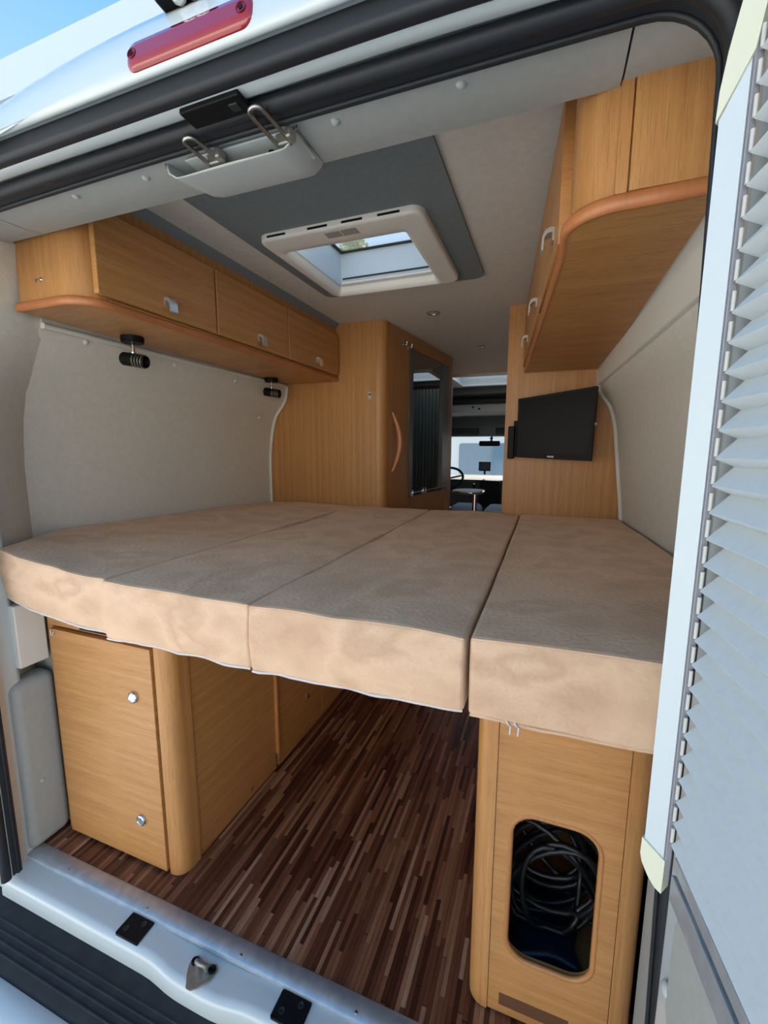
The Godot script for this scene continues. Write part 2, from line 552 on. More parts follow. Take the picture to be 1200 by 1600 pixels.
func build_shell():
	build_floor()
	var wl := struct("wall_left", side_wall(LEFT_NEAR, LEFT_FAR, -0.19, -1.0), M.wall, "beige lined left side wall of the van")
	for q in [[-0.325, 1.525], [-0.686, 1.519], [-1.055, 1.508], [-1.35, 1.36]]:
		var st := mb()
		dome(st, Vector3(wall_x(LEFT_NEAR, LEFT_FAR, q[1], q[0]), q[1], q[0]), Vector3(1, -0.3, 0), 0.009, 0.005, 12)
		part("screw_cap", st, M.wall_trim, wl)
	struct("wall_right", side_wall(RIGHT_NEAR, RIGHT_FAR, 0.0, 1.0), M.wall, "beige lined right side wall of the van")
	var st := mb()
	slab_with_holes(st, -1.0, 0.95, -4.2, -0.03, 1.85, 1.90, [VENT, BATH_HATCH, FRONT_HATCH])
	struct("ceiling", st, M.ceiling, "pale lined ceiling of the van")
	# mouldings where the side walls meet the wardrobe and the television panel
	for s in [[LEFT_FAR, 0.006, "trim"], [RIGHT_FAR, -0.006, "trim"]]:
		st = mb()
		var path := []
		for i in 41:
			var y := 0.80 + 0.745 * i / 40.0
			path.append(Vector3(wall_x(s[0], s[0], y, -1.5) + s[1], y, -1.492))
		tube(st, path, 0.009, 8)
		struct(("trim_%d" % (1 if s[1] > 0 else 2)), st, M.wall_trim, "off-white curved edging between side wall and wood")
	# edging under the overhead cabinets
	st = mb()
	var run := []
	for i in 9:
		var z := -0.19 - 1.29 * i / 8.0
		run.append(Vector3(wall_x(LEFT_NEAR, LEFT_FAR, 1.54, z) + 0.007, 1.54, z))
	tube(st, run, 0.009, 8)
	struct("trim_3", st, M.wall_trim, "off-white edging under the left overhead cabinet")
	st = mb()
	var band := []
	for i in 9:
		var z := -0.06 - 1.43 * i / 8.0
		var row := []
		for q in [[1.5465, 0.699 - wall_x(RIGHT_NEAR, RIGHT_FAR, 1.5465, z)], [1.545, -0.013], [1.53, -0.013], [1.478, -0.013], [1.474, -0.010], [1.473, 0.001]]:
			row.append(Vector3(wall_x(RIGHT_NEAR, RIGHT_FAR, q[0], z) + q[1], q[0], z))
		band.append(row)
	var bg: Vector3 = (band[1][2] - band[0][2]).cross(band[0][3] - band[0][1])
	grid(st, band, false, false, bg.x > 0.0)
	struct("trim_4", st, M.wall_trim, "off-white cove strip under the right overhead cabinet")
	# outer skins: roof, flanks
	st = mb()
	slab_with_holes(st, -1.03, 0.98, -4.3, 0.02, 1.90, 1.97, [VENT, BATH_HATCH, FRONT_HATCH])
	struct("roof", st, M.paint, "white van roof")
	struct("wall_left_skin", box(Vector3(-1.13, -0.3, -5.0), Vector3(-1.10, 1.97, -0.02)), M.paint, "white outer left flank of the van")
	struct("wall_right_skin", box(Vector3(1.0, -0.3, -5.0), Vector3(1.03, 1.97, 0.02)), M.paint, "white outer right flank of the van")
	struct("trim_11", box(Vector3(0.7125, 0.0, -0.13), Vector3(0.7148, 1.45, 0.03), 0.0005), M.grey_plastic, "grey lining strip of the right jamb beside the low cabinet")
	# body behind the left pillar trim and right jamb
	struct("wall_rear_left", box(Vector3(-1.12, -0.3, -0.05), Vector3(-0.885, 1.95, 0.055), 0.02), M.paint, "white painted left rear body corner")
	struct("wall_rear_right", box(Vector3(0.715, -0.3, -0.06), Vector3(1.02, 1.95, 0.045), 0.02), M.paint, "white painted right rear body corner")

func build_header():
	# body above the opening: shut face, gutter and roof edge in one pressing, slightly arched
	var prof := [Vector2(0.03, 1.725), Vector2(0.055, 1.715), Vector2(0.083, 1.705), Vector2(0.095, 1.693), Vector2(0.118, 1.692), Vector2(0.124, 1.71), Vector2(0.130, 1.722), Vector2(0.138, 1.7225), Vector2(0.143, 1.716), Vector2(0.150, 1.712), Vector2(0.156, 1.716), Vector2(0.156, 1.730), Vector2(0.152, 1.755), Vector2(0.145, 1.780), Vector2(0.130, 1.803), Vector2(0.09, 1.825), Vector2(0.0, 1.85), Vector2(-0.2, 1.88), Vector2(-0.2, 1.93), Vector2(-0.2, 1.98)]
	var P := []
	for i in 41:
		var x := -1.1 + 2.12 * i / 40.0
		var row := []
		for q in prof:
			var arch: float = -0.20 * pow(maxf(0.0, absf(x - 0.0) - 0.05), 2.0) if q.y > 1.726 else -0.07 * pow(maxf(0.0, absf(x + 0.1) - 0.3), 2.0)
			row.append(Vector3(x, q.y + arch, q.x))
		P.append(row)
	var st := mb()
	grid(st, P, false, false, P_flip(P))
	var hd := struct("wall_rear", st, M.paint, "white painted body above the rear opening")
	# grey lining behind the seal, in three pieces with open joints
	var spans := [[-0.86, -0.681], [-0.678, 0.568], [0.571, 0.70]]
	var ln := setting("trim_5", "light grey plastic lining along the top of the rear opening")
	for s in spans:
		st = mb()
		var poly := [Vector2(0.045, 1.712), Vector2(0.03, 1.703), Vector2(-0.06, 1.706), Vector2(-0.10, 1.713), Vector2(-0.107, 1.722), Vector2(-0.106, 1.86), Vector2(-0.100, 1.86), Vector2(-0.098, 1.73), Vector2(0.03, 1.72)]
		prism(st, poly, Vector3(s[0], 0, 0), Vector3(0, 0, 1), Vector3(0, 1, 0), Vector3(s[1] - s[0], 0, 0))
		part("lining_panel", st, M.grey_plastic, ln)
	for b in [[-0.426, -0.003], [-0.24, -0.007], [0.161, -0.003], [0.358, -0.002]]:
		st = mb()
		dome(st, Vector3(b[0], 1.7045, b[1]), Vector3.DOWN, 0.0075, 0.006, 12)
		part("clip_button", st, M.grey_plastic_light, ln)
	# black patch between the seals
	st = mb()
	rbox(st, Vector3(-0.035, 1.684, 0.082), Vector3(0.07, 1.692, 0.116), 0.002)
	part("blanking_plate", st, M.black_plastic, hd)
	st = mb()
	rbox(st, Vector3(0.045, 1.682, 0.092), Vector3(0.06, 1.685, 0.106), 0.001)
	part("clip", st, M.rubber, hd)

func P_flip(P: Array) -> bool:
	# the pressing's normals should point down at its underside
	var g: Vector3 = (P[1][3] - P[0][3]).cross(P[0][4] - P[0][2])
	return g.y > 0.0

func seal_path(x0: float, x1: float, ytop: float, z: float, r: float, y0l: float, y0r: float) -> Array:
	var path := []
	for i in 13: path.append(Vector3(x0, lerpf(y0l, ytop - r, i / 12.0), z))
	for i in range(1, 9):
		var a := PI - PI / 2 * i / 8
		path.append(Vector3(x0 + r + cos(a) * r, ytop - r + sin(a) * r, z))
	for i in range(1, 24): path.append(Vector3(lerpf(x0 + r, x1 - r, i / 24.0), ytop + 0.006 * sin(PI * i / 24.0), z))
	for i in 9:
		var a := PI / 2 - PI / 2 * i / 8
		path.append(Vector3(x1 - r + cos(a) * r, ytop - r + sin(a) * r, z))
	for i in range(1, 13): path.append(Vector3(x1 + 0.04 * i / 12.0, lerpf(ytop - r, y0r, i / 12.0), z))
	return path

func build_seals():
	# inner seal: a bulb with a thin lip beside it, running round the opening
	var seal := thing("door_seal", "black rubber bulb seal with a lip running round the rear opening", "seal", Vector3(-0.09, 0.0, 0.055))
	var st := mb()
	var prof := []
	for i in 12: prof.append(Vector2(cos(TAU * i / 12) * 0.011, sin(TAU * i / 12) * 0.0125))
	sweep(st, seal_path(-0.855, 0.662, 1.692, 0.068, 0.085, 0.0, 0.0), prof, Vector3(0, 0, 1))
	part("bulb", st, M.rubber, seal)
	st = mb()
	prof = [Vector2(-0.002, -0.013), Vector2(0.003, -0.014), Vector2(0.004, -0.011), Vector2(0.001, -0.008), Vector2(0.001, 0.008), Vector2(-0.002, 0.008)]
	var prof_lip := []
	for q in prof: prof_lip.append(Vector2(q.x, q.y))
	sweep(st, seal_path(-0.851, 0.658, 1.689, 0.046, 0.082, 0.0, 0.0), prof_lip, Vector3(0, 0, 1))
	part("carrier", st, M.rubber, seal)
	st = mb()
	prof = []
	for i in 8: prof.append(Vector2(cos(TAU * i / 8) * 0.0035, sin(TAU * i / 8) * 0.0035))
	sweep(st, seal_path(-0.848, 0.655, 1.686, 0.041, 0.08, 0.0, 0.0), prof, Vector3(0, 0, 1))
	part("lip", st, M.rubber, seal)
	st = mb()
	var path := []
	for i in 33:
		var x := -1.0 + 1.84 * i / 32.0
		var d: float = maxf(0.0, absf(x + 0.1) - 0.3)
		path.append(Vector3(x, 1.704 - 0.07 * d * d, 0.128))
	var prof2 := []
	for q in rrect(-0.017, -0.012, 0.015, 0.010, 0.008, 4): prof2.append(q)
	sweep(st, path, prof2, Vector3(0, 0, 1))
	solid("gutter_seal", st, M.rubber, "thick black rubber strip under the roof edge, below the red lamp", "seal")

func build_sill():
	var sill := setting("trim_6", "white painted rear sill below the opening")
	var prof := [Vector2(-0.04, -0.010), Vector2(0.005, -0.0085), Vector2(0.045, -0.010), Vector2(0.058, -0.014), Vector2(0.066, -0.024), Vector2(0.068, -0.05), Vector2(0.068, -0.10)]
	var P := []
	for i in 61:
		var x := -0.885 + 1.6 * i / 60.0
		var row := []
		# the pressing is dished where the catch sits, and its edge steps
		var dish := exp(-pow((x + 0.19) / 0.11, 4.0))
		var dip := exp(-pow((x - 0.42) / 0.15, 4.0))
		for q in prof:
			row.append(Vector3(x, q.y - (0.006 * dish + 0.004 * dip) * (1.0 if q.x > 0.0 else 0.0), q.x + (0.010 * dish if q.x > 0.04 else 0.0)))
		P.append(row)
	var st := mb()
	grid(st, P, false, false, false)
	var g: Vector3 = (P[1][1] - P[0][1]).cross(P[0][2] - P[0][0])
	if g.y < 0.0:
		st = mb()
		grid(st, P, false, false, true)
	part("sill_pressing", st, M.paint, sill)
	# aluminium threshold
	st = mb()
	prism(st, [Vector2(-0.046, 0.0), Vector2(-0.042, 0.0035), Vector2(-0.020, 0.005), Vector2(-0.004, 0.0035), Vector2(0.0, 0.0), Vector2(0.001, -0.0085), Vector2(-0.046, -0.005)], Vector3(-0.925, 0, 0), Vector3(0, 0, 1), Vector3(0, 1, 0), Vector3(1.6, 0, 0))
	var th := solid("threshold_strip", st, M.aluminium, "aluminium strip along the edge of the wood floor", "strip")
	for x in [-0.72, -0.42, -0.12, 0.18, 0.48]:
		st = mb()
		dome(st, Vector3(x, 0.0045, -0.012), Vector3.UP, 0.004, 0.0015, 10)
		part("screw", st, M.steel, th)
	for k in 2:
		var x: float = [-0.416, 0.044][k]
		var pl := thing("rubber_pad", ["square black pad on the white sill, left of the metal catch", "square black pad on the white sill, right of the metal catch"][k], "pad", Vector3(x, -0.008, 0.028), "pads on the rear sill")
		st = mb()
		prism(st, rrect(-0.037, -0.026, 0.037, 0.026, 0.003, 3), Vector3(x, -0.012, 0.028), Vector3(1, 0, 0), Vector3(0, 0, 1), Vector3(0, 0.0065, 0))
		part("plate", st, M.black_plastic, pl)
		for q in [Vector2(0.016, -0.014), Vector2(-0.018, 0.008)]:
			st = mb()
			lathe(st, Vector3(x + q.x, -0.0056, 0.028 + q.y), Vector3.UP, [Vector2(0.007, 0), Vector2(0.007, 0.0015), Vector2(0.0045, 0.0018), Vector2(0.003, 0.0005), Vector2(0.00001, 0.0005)], 12)
			part("screw", st, M.rubber, pl)
	# catch for the door lock
	var cb := Vector3(-0.195, -0.015, 0.045)
	var c := thing("lock_catch", "metal heart-shaped lock catch bolted to the white sill", "catch", cb)
	st = mb()
	var poly := []
	for p in [Vector2(-0.036, -0.022), Vector2(-0.026, -0.03), Vector2(-0.008, -0.024), Vector2(0.008, -0.024), Vector2(0.026, -0.03), Vector2(0.037, -0.021), Vector2(0.034, 0.0), Vector2(0.018, 0.02), Vector2(0.004, 0.031), Vector2(-0.008, 0.031), Vector2(-0.024, 0.012), Vector2(-0.035, -0.006)]:
		poly.append(p)
	prism(st, poly, cb + Vector3(0, 0.001, 0), Vector3(1, 0, 0), Vector3(0, 0, 1), Vector3(0, 0.004, 0))
	part("base_plate", st, M.zinc, c)
	st = mb()
	tube(st, [cb + Vector3(-0.012, 0.004, -0.012), cb + Vector3(-0.012, 0.022, -0.008), cb + Vector3(0.0, 0.027, -0.004), cb + Vector3(0.012, 0.022, -0.008), cb + Vector3(0.012, 0.004, -0.012)], 0.0055, 8)
	part("loop", st, M.zinc, c)
	for sx in [-1.0, 1.0]:
		st = mb()
		lathe(st, cb + Vector3(0.025 * sx, 0.005, -0.016), Vector3.UP, [Vector2(0.009, 0), Vector2(0.009, 0.004), Vector2(0.006, 0.005), Vector2(0.004, 0.002), Vector2(0.00001, 0.002)], 12)
		part("bolt", st, M.black_plastic, c)
	# rear step and bumper
	var bs := thing("bumper_step", "black ribbed plastic tread on the rear bumper", "step", Vector3(-0.1, -0.14, 0.12))
	st = mb()
	prism(st, [Vector2(0.045, -0.06), Vector2(0.072, -0.062), Vector2(0.176, -0.072), Vector2(0.184, -0.08), Vector2(0.184, -0.14), Vector2(0.045, -0.14)], Vector3(-0.95, 0, 0), Vector3(0, 0, 1), Vector3(0, 1, 0), Vector3(1.75, 0, 0))
	part("tread", st, M.step_black, bs)
	for k in 4:
		var z := 0.106 + 0.017 * k
		st = mb()
		tube(st, [Vector3(-0.90, -0.066 - 0.0833 * (z - 0.1), z), Vector3(0.0, -0.066 - 0.0833 * (z - 0.1), z), Vector3(0.75, -0.066 - 0.0833 * (z - 0.1), z)], 0.0032, 6)
		part("rib", st, M.step_black, bs)
	st = mb()
	prism(st, [Vector2(0.1845, -0.14), Vector2(0.185, -0.079), Vector2(0.2, -0.073), Vector2(0.235, -0.078), Vector2(0.26, -0.1), Vector2(0.275, -0.14), Vector2(0.28, -0.4), Vector2(0.1845, -0.4)], Vector3(-1.05, 0, 0), Vector3(0, 0, 1), Vector3(0, 1, 0), Vector3(1.95, 0, 0))
	struct("trim_7", st, M.paint, "white bumper edge outside the black tread")

func build_left_jamb():
	# slanting pillar lining between the side wall and the opening
	var st := mb()
	var P := []
	for i in 25:
		var y := 0.0 + 1.72 * i / 24.0
		var xw := wall_x(LEFT_NEAR, LEFT_FAR, y, -0.2)
		var xo := -0.868
		if y > 1.45: xo = lerpf(-0.868, -0.80, (y - 1.45) / 0.27)
		var row := []
		for k in 9:
			var t := k / 8.0
			var bulge := 0.012 * sin(PI * t)
			row.append(Vector3(lerpf(xo, xw - 0.002, t) + bulge, y, lerpf(0.03, -0.205, t)))
		P.append(row)
	grid(st, P, false, false, false)
	var g: Vector3 = (P[1][3] - P[0][3]).cross(P[0][4] - P[0][2])
	if g.x < 0.0:
		st = mb()
		grid(st, P, false, false, true)
	struct("trim_8", st, M.wall, "light grey lining of the left rear pillar")
	# moulding over the jamb below the bed
	st = mb()
	rbox(st, Vector3(-0.945, 0.0, -0.128), Vector3(-0.868, 0.535, -0.005), 0.028, 4, Vector3i(1, 6, 1), func(p: Vector3): return p + Vector3(0.02 * clampf((0.25 - p.y) / 0.25, 0, 1) * 0.0, 0, 0))
	var mo := struct("trim_9", st, M.grey_plastic, "grey moulded cover at the foot of the left pillar")
	part("backing", box(Vector3(-1.0, 0.0, -0.150), Vector3(-0.870, 0.74, -0.131), 0.002), M.grey_plastic, mo)
	st = mb()
	dome(st, Vector3(-0.868, 0.21, -0.055), Vector3(1, 0, 0), 0.006, 0.003, 10)
	part("clip_button", st, M.grey_plastic_light, mo)
	st = mb()
	rbox(st, Vector3(-0.905, 0.575, -0.112), Vector3(-0.866, 0.76, -0.035), 0.004, 2)
	solid("junction_box", st, M.cream_plastic, "small off-white box on the left pillar under the bed", "box")

# ---------------------------------------------------------------- things on the body
func build_body_things():
	var st := mb()
	var base := Vector3(0.022, 1.737, 0.148)
	var tilt := Basis(Vector3.RIGHT, -0.18)
	var lamp := thing("brake_light", "red third brake light on the white body above the opening", "brake light", base)
	var pl := rrect(-0.108, -0.021, 0.108, 0.023, 0.017, 6)
	prism(st, pl, base + tilt * Vector3(0, 0.002, -0.004), tilt * Vector3.RIGHT, tilt * Vector3.UP, tilt * Vector3(0, 0, 0.003))
	part("housing", st, M.red_deep, lamp)
	st = mb()
	var rows := []
	for k in 5:
		var inset: float = [0.0, 0.0, 0.002, 0.006, 0.012][k]
		var up: float = [0.0, 0.008, 0.011, 0.0135, 0.0145][k]
		var row := []
		for q in rrect(-0.106 + inset, -0.020 + inset, 0.106 - inset, 0.022 - inset, maxf(0.016 - inset * 0.6, 0.004), 6):
			row.append(base + tilt * Vector3(q.x, q.y, -0.002 + up))
		rows.append(row)
	grid(st, rows, false, true, false)
	var gg: Vector3 = (rows[1][0] - rows[0][0]).cross(rows[0][1] - rows[0][rows[0].size() - 1])
	if gg.dot(rows[0][0] - base) < 0.0:
		st = mb()
		grid(st, rows, false, true, true)
	cap(st, rows[4], tilt * Vector3(0, 0, 1))
	var lens := part("lens", st, M.red, lamp)
	for k in 3:
		st = mb()
		rbox(st, base + Vector3(-0.06 + 0.03 * k, -0.012, 0.0125), base + Vector3(-0.05 + 0.04 * k, -0.009, 0.0135), 0.0005)
	for sx in [-1.0, 1.0]:
		st = mb()
		var o: Vector3 = base + tilt * Vector3(0.092 * sx, 0.0, 0.0122)
		lathe(st, o, tilt * Vector3(0, 0, 1), [Vector2(0.0075, 0.0), Vector2(0.0075, 0.0014), Vector2(0.0058, 0.0014), Vector2(0.0055, -0.001), Vector2(0.00001, -0.001)], 14)
		part("screw", st, M.red_deep, lens)
		st = mb()
		lathe(st, o, tilt * Vector3(0, 0, 1), [Vector2(0.0035, -0.001), Vector2(0.0035, 0.001), Vector2(0.00001, 0.001)], 10)
		part("screw", st, M.black_plastic, lens)
	# reversing camera over the lamp
	var cb := Vector3(0.012, 1.800, 0.135)
	var rc := thing("reversing_camera", "small chrome and black reversing camera above the red brake light", "camera", cb)
	st = mb()
	rbox(st, cb + Vector3(-0.045, -0.006, -0.02), cb + Vector3(0.03, 0.022, 0.022), 0.008, 3)
	part("housing", st, M.black_gloss, rc)
	st = mb()
	for sx in [-1.0, 1.0]: dome(st, cb + Vector3(0.004 + 0.011 * sx, 0.0, 0.012), Vector3(0, -0.6, 0.8), 0.013, 0.014, 12)
	part("bracket", st, M.chrome, rc)
	# hood with the upper lock catches
	var hb := Vector3(-0.035, 1.70, -0.03)
	var hood := thing("latch_hood", "grey plastic hood around the two upper lock loops", "hood", hb)
	st = mb()
	var outer := []
	var inner := []
	var n := 28
	for i in n + 1:
		# U-shaped wall seen from behind: down on the left, along the bottom, up on the right
		var t := float(i) / n
		var u: Vector2
		if t < 0.2: u = Vector2(-0.137, lerpf(0.04, 0.006, t / 0.2))
		elif t < 0.8:
			u = Vector2(lerpf(-0.137, 0.137, (t - 0.2) / 0.6), 0.0)
		else: u = Vector2(0.137, lerpf(0.006, 0.04, (t - 0.8) / 0.2))
		var corner := clampf((absf(u.x) - 0.107) / 0.03, 0.0, 1.0)
		if u.y < 0.02: u.y = 0.03 * (1.0 - sqrt(maxf(0.0, 1.0 - corner * corner))) if absf(u.x) < 0.137 else u.y + 0.02
		outer.append(u)
	var A := []
	for k in 5:
		var z: float = [0.012, 0.010, -0.03, -0.075, -0.1][k]
		var lift: float = [0.0, -0.001, 0.004, 0.012, 0.022][k]
		var row := []
		for u in outer: row.append(hb + Vector3(u.x * (1.0 - 0.04 * k * 0.5), u.y - 0.026 + lift, z + 0.03))
		A.append(row)
	grid(st, A, false, false, false)
	var B := []
	for k in 5:
		var row := []
		for i in A[k].size():
			var c: Vector3 = hb + Vector3(0, 0.03, A[k][i].z - hb.z)
			row.append(A[k][i] + (c - A[k][i]).normalized() * 0.003)
		B.append(row)
	grid(st, B, false, false, true)
	for i in A[0].size() - 1: quad(st, A[0][i], A[0][i + 1], B[0][i + 1], B[0][i], Vector3(0, 0, 1))
	part("shell", st, M.grey_plastic_light, hood)
	st = mb()
	rbox(st, hb + Vector3(-0.09, -0.004, -0.03), hb + Vector3(0.13, 0.0, 0.045), 0.002)
	var bp := part("mounting_plate", st, M.grey_plastic_light, hood)
	for x in [-0.05, 0.07]:
		st = mb()
		lathe(st, hb + Vector3(x, -0.0045, 0.012), Vector3.DOWN, [Vector2(0.007, 0), Vector2(0.007, 0.001), Vector2(0.00001, 0.001)], 12)
		part("hole", st, M.black_plastic, bp)
	for k in 2:
		var x: float = [-0.062, 0.076][k]
		var lp := thing("lock_loop", ["steel wire lock loop under the header, the left one", "steel wire lock loop under the header, the right one"][k], "lock loop", Vector3(x, 1.695, 0.02), "upper lock loops")
		st = mb()
		var path := []
		var zf := 0.076 if k == 0 else 0.092
		for p in [Vector3(-0.011, 0, 0.0), Vector3(-0.011, 0, zf - 0.03), Vector3(-0.0105, 0, zf - 0.024)]: path.append(p)
		for i in range(1, 8):
			var a := PI - PI * i / 8
			path.append(Vector3(0.011 * cos(a), 0, zf - 0.022 + 0.011 * sin(a)))
		for p in [Vector3(0.0105, 0, zf - 0.024), Vector3(0.011, 0, zf - 0.03), Vector3(0.011, 0, 0.0)]: path.append(p)
		for i in path.size(): path[i] = Vector3(x, 1.682, 0.010) + path[i] + Vector3(0, 0.002 * i / path.size(), 0)
		tube(st, path, 0.0032, 8)
		part("wire", st, M.steel, lp)
		st = mb()
		rbox(st, Vector3(x - 0.014, 1.680, 0.004), Vector3(x + 0.014, 1.697, 0.016), 0.003, 2)
		rbox(st, Vector3(x + 0.012, 1.680, 0.008), Vector3(x + 0.022, 1.697, 0.028), 0.003, 2)
		part("bracket", st, M.zinc, lp)

# ---------------------------------------------------------------- roof vent and ceiling
func build_ceiling_things():
	var st := mb()
	# dark panel round the vent
	var outer := rrect(-0.43, -1.105, 0.24, -0.12, 0.04, 5)
	var inner := rrect(-0.335, -1.035, 0.065, -0.635, 0.01, 5)
	ring_plate(st, outer, inner, Vector3(0, 1.8495, 0), Vector3(1, 0, 0), Vector3(0, 0, 1), Vector3(0, -0.008, 0))
	solid("ceiling_panel", st, M.grey_panel, "dark grey panel on the ceiling around the roof vent", "panel")
	var v := thing("roof_vent", "cream roof vent with a clear pane in the ceiling", "roof vent", Vector3(-0.12, 1.85, -0.8))
	# frame with rounded edges: rings from the outside in
	var rows := []
	for q in [[-0.372, -1.062, 0.152, -0.528, 0.035, 1.8415], [-0.372, -1.062, 0.152, -0.528, 0.035, 1.829], [-0.369, -1.059, 0.149, -0.531, 0.033, 1.824], [-0.362, -1.052, 0.142, -0.538, 0.03, 1.821], [-0.35, -1.05, 0.09, -0.60, 0.02, 1.822], [-0.343, -1.043, 0.078, -0.628, 0.016, 1.826], [-0.336, -1.036, 0.068, -0.638, 0.012, 1.836], [-0.330, -1.030, 0.060, -0.64, 0.008, 1.856]]:
		var row := []
		for p in rrect(q[0], q[1], q[2], q[3], q[4], 6): row.append(Vector3(p.x, q[5], p.y))
		rows.append(row)
	st = mb()
	var gg: Vector3 = (rows[4][10] - rows[3][10]).cross(rows[3][11] - rows[3][9])
	grid(st, rows, false, true, gg.y > 0.0)
	var fr := part("frame", st, M.cream_plastic, v)
	for k in 4:
		st = mb()
		var x: float = [-0.30, -0.16, -0.05, 0.06][k]
		rbox(st, Vector3(x - 0.035, 1.829, -0.530), Vector3(x + 0.03, 1.835, -0.5265), 0.0008)
		part("slot", st, M.black_plastic, fr)
	for k in 2:
		st = mb()
		rbox(st, Vector3(-0.15 + 0.052 * k, 1.8195, -0.578), Vector3(-0.103 + 0.052 * k, 1.8213, -0.546), 0.0005)
		part("sticker", st, mat(rgb(150, 147, 140), 0.7), fr)
	# shaft and pane
	st = mb()
	rows = []
	for y in [1.853, 1.975]:
		var row := []
		for p in rrect(-0.329, -1.029, 0.059, -0.641, 0.004, 3): row.append(Vector3(p.x, y, p.y))
		rows.append(row)
	gg = (rows[1][0] - rows[0][0]).cross(rows[0][1] - rows[0][3])
	grid(st, rows, false, true, gg.dot(rows[0][0] - Vector3(-0.135, 1.853, -0.835)) > 0.0)
	part("shaft", st, M.white_gloss, v)
	st = mb()
	ring_plate(st, rrect(-0.345, -1.045, 0.075, -0.625, 0.01, 3), rrect(-0.318, -1.018, 0.048, -0.652, 0.01, 3), Vector3(0, 1.975, 0), Vector3(1, 0, 0), Vector3(0, 0, 1), Vector3(0, 0.006, 0))
	part("gasket", st, M.rubber, v)
	st = mb()
	rbox(st, Vector3(-0.345, 1.981, -1.045), Vector3(0.075, 1.985, -0.625), 0.001)
	part("pane", st, M.clear, v)
	st = mb()
	tube(st, [Vector3(-0.322, 1.86, -1.022), Vector3(0.0, 1.86, -1.022), Vector3(0.052, 1.86, -1.022)], 0.006, 8)
	part("blind_bar", st, M.cream_plastic, v)
	st = mb()
	tube(st, [Vector3(-0.32, 1.878, -1.024), Vector3(0.05, 1.878, -1.024)], 0.003, 6)
	part("rail", st, M.rubber, v)
	# recessed spots
	for k in 2:
		var p: Vector3 = [Vector3(-0.06, 1.85, -1.492), Vector3(0.063, 1.85, -2.281)][k]
		var s := thing("ceiling_spotlight", ["round ceiling spotlight nearest to the roof vent", "round ceiling spotlight further in, beyond the wardrobe corner"][k], "spotlight", p, "ceiling spotlights")
		st = mb()
		lathe(st, p, Vector3.DOWN, [Vector2(0.034, 0.0), Vector2(0.034, 0.003), Vector2(0.030, 0.005), Vector2(0.024, 0.003), Vector2(0.022, -0.004)], 20)
		part("bezel", st, M.steel, s)
		st = mb()
		dome(st, p + Vector3(0, 0.004, 0), Vector3.DOWN, 0.021, 0.004, 16)
		part("lens", st, M.white_gloss, s)
	# strips along the joint between ceiling and overhead cabinets
	st = mb()
	prism(st, [Vector2(-0.64, 1.85), Vector2(-0.572, 1.85), Vector2(-0.578, 1.838), Vector2(-0.64, 1.79)], Vector3(0, 0, -0.11), Vector3(1, 0, 0), Vector3(0, 1, 0), Vector3(0, 0, -1.385))
	struct("trim_10", st, M.grey_strip, "grey strip above the left overhead cabinet")
	# bathroom and front hatch frames with panes
	for h in [BATH_HATCH, FRONT_HATCH]:
		st = mb()
		ring_plate(st, rrect(h[0] - 0.04, h[2] - 0.04, h[1] + 0.04, h[3] + 0.04, 0.02, 3), rrect(h[0] + 0.01, h[2] + 0.01, h[1] - 0.01, h[3] - 0.01, 0.02, 3), Vector3(0, 1.83, 0), Vector3(1, 0, 0), Vector3(0, 0, 1), Vector3(0, 0.02, 0))
		var o := thing("skylight", "narrow bright skylight in the ceiling above the cab" if h == FRONT_HATCH else "small skylight seen through the wardrobe opening", "skylight", Vector3(h[0], 1.85, h[2]))
		part("frame", st, M.cream_plastic, o)
		st = mb()
		rbox(st, Vector3(h[0] - 0.02, 1.975, h[2] - 0.02), Vector3(h[1] + 0.02, 1.98, h[3] + 0.02), 0.001)
		part("pane", st, M.clear, o)

# ---------------------------------------------------------------- furniture
func tab_handle(parent: Node, at: Vector3, out: Vector3):
	# a small chrome tab pull: a curved plate on a foot
	var st := mb()
	var along := Vector3.UP.cross(out).normalized()
	var poly := [Vector2(0.0, 0.020), Vector2(0.008, 0.021), Vector2(0.017, 0.017), Vector2(0.022, 0.006), Vector2(0.023, -0.020), Vector2(0.0195, -0.022), Vector2(0.0185, 0.002), Vector2(0.013, 0.010), Vector2(0.004, 0.012), Vector2(0.003, -0.004), Vector2(0.0, -0.004)]
	prism(st, poly, at - along * 0.014, out, Vector3.UP, along * 0.028)
	return part("handle", st, M.satin, parent)

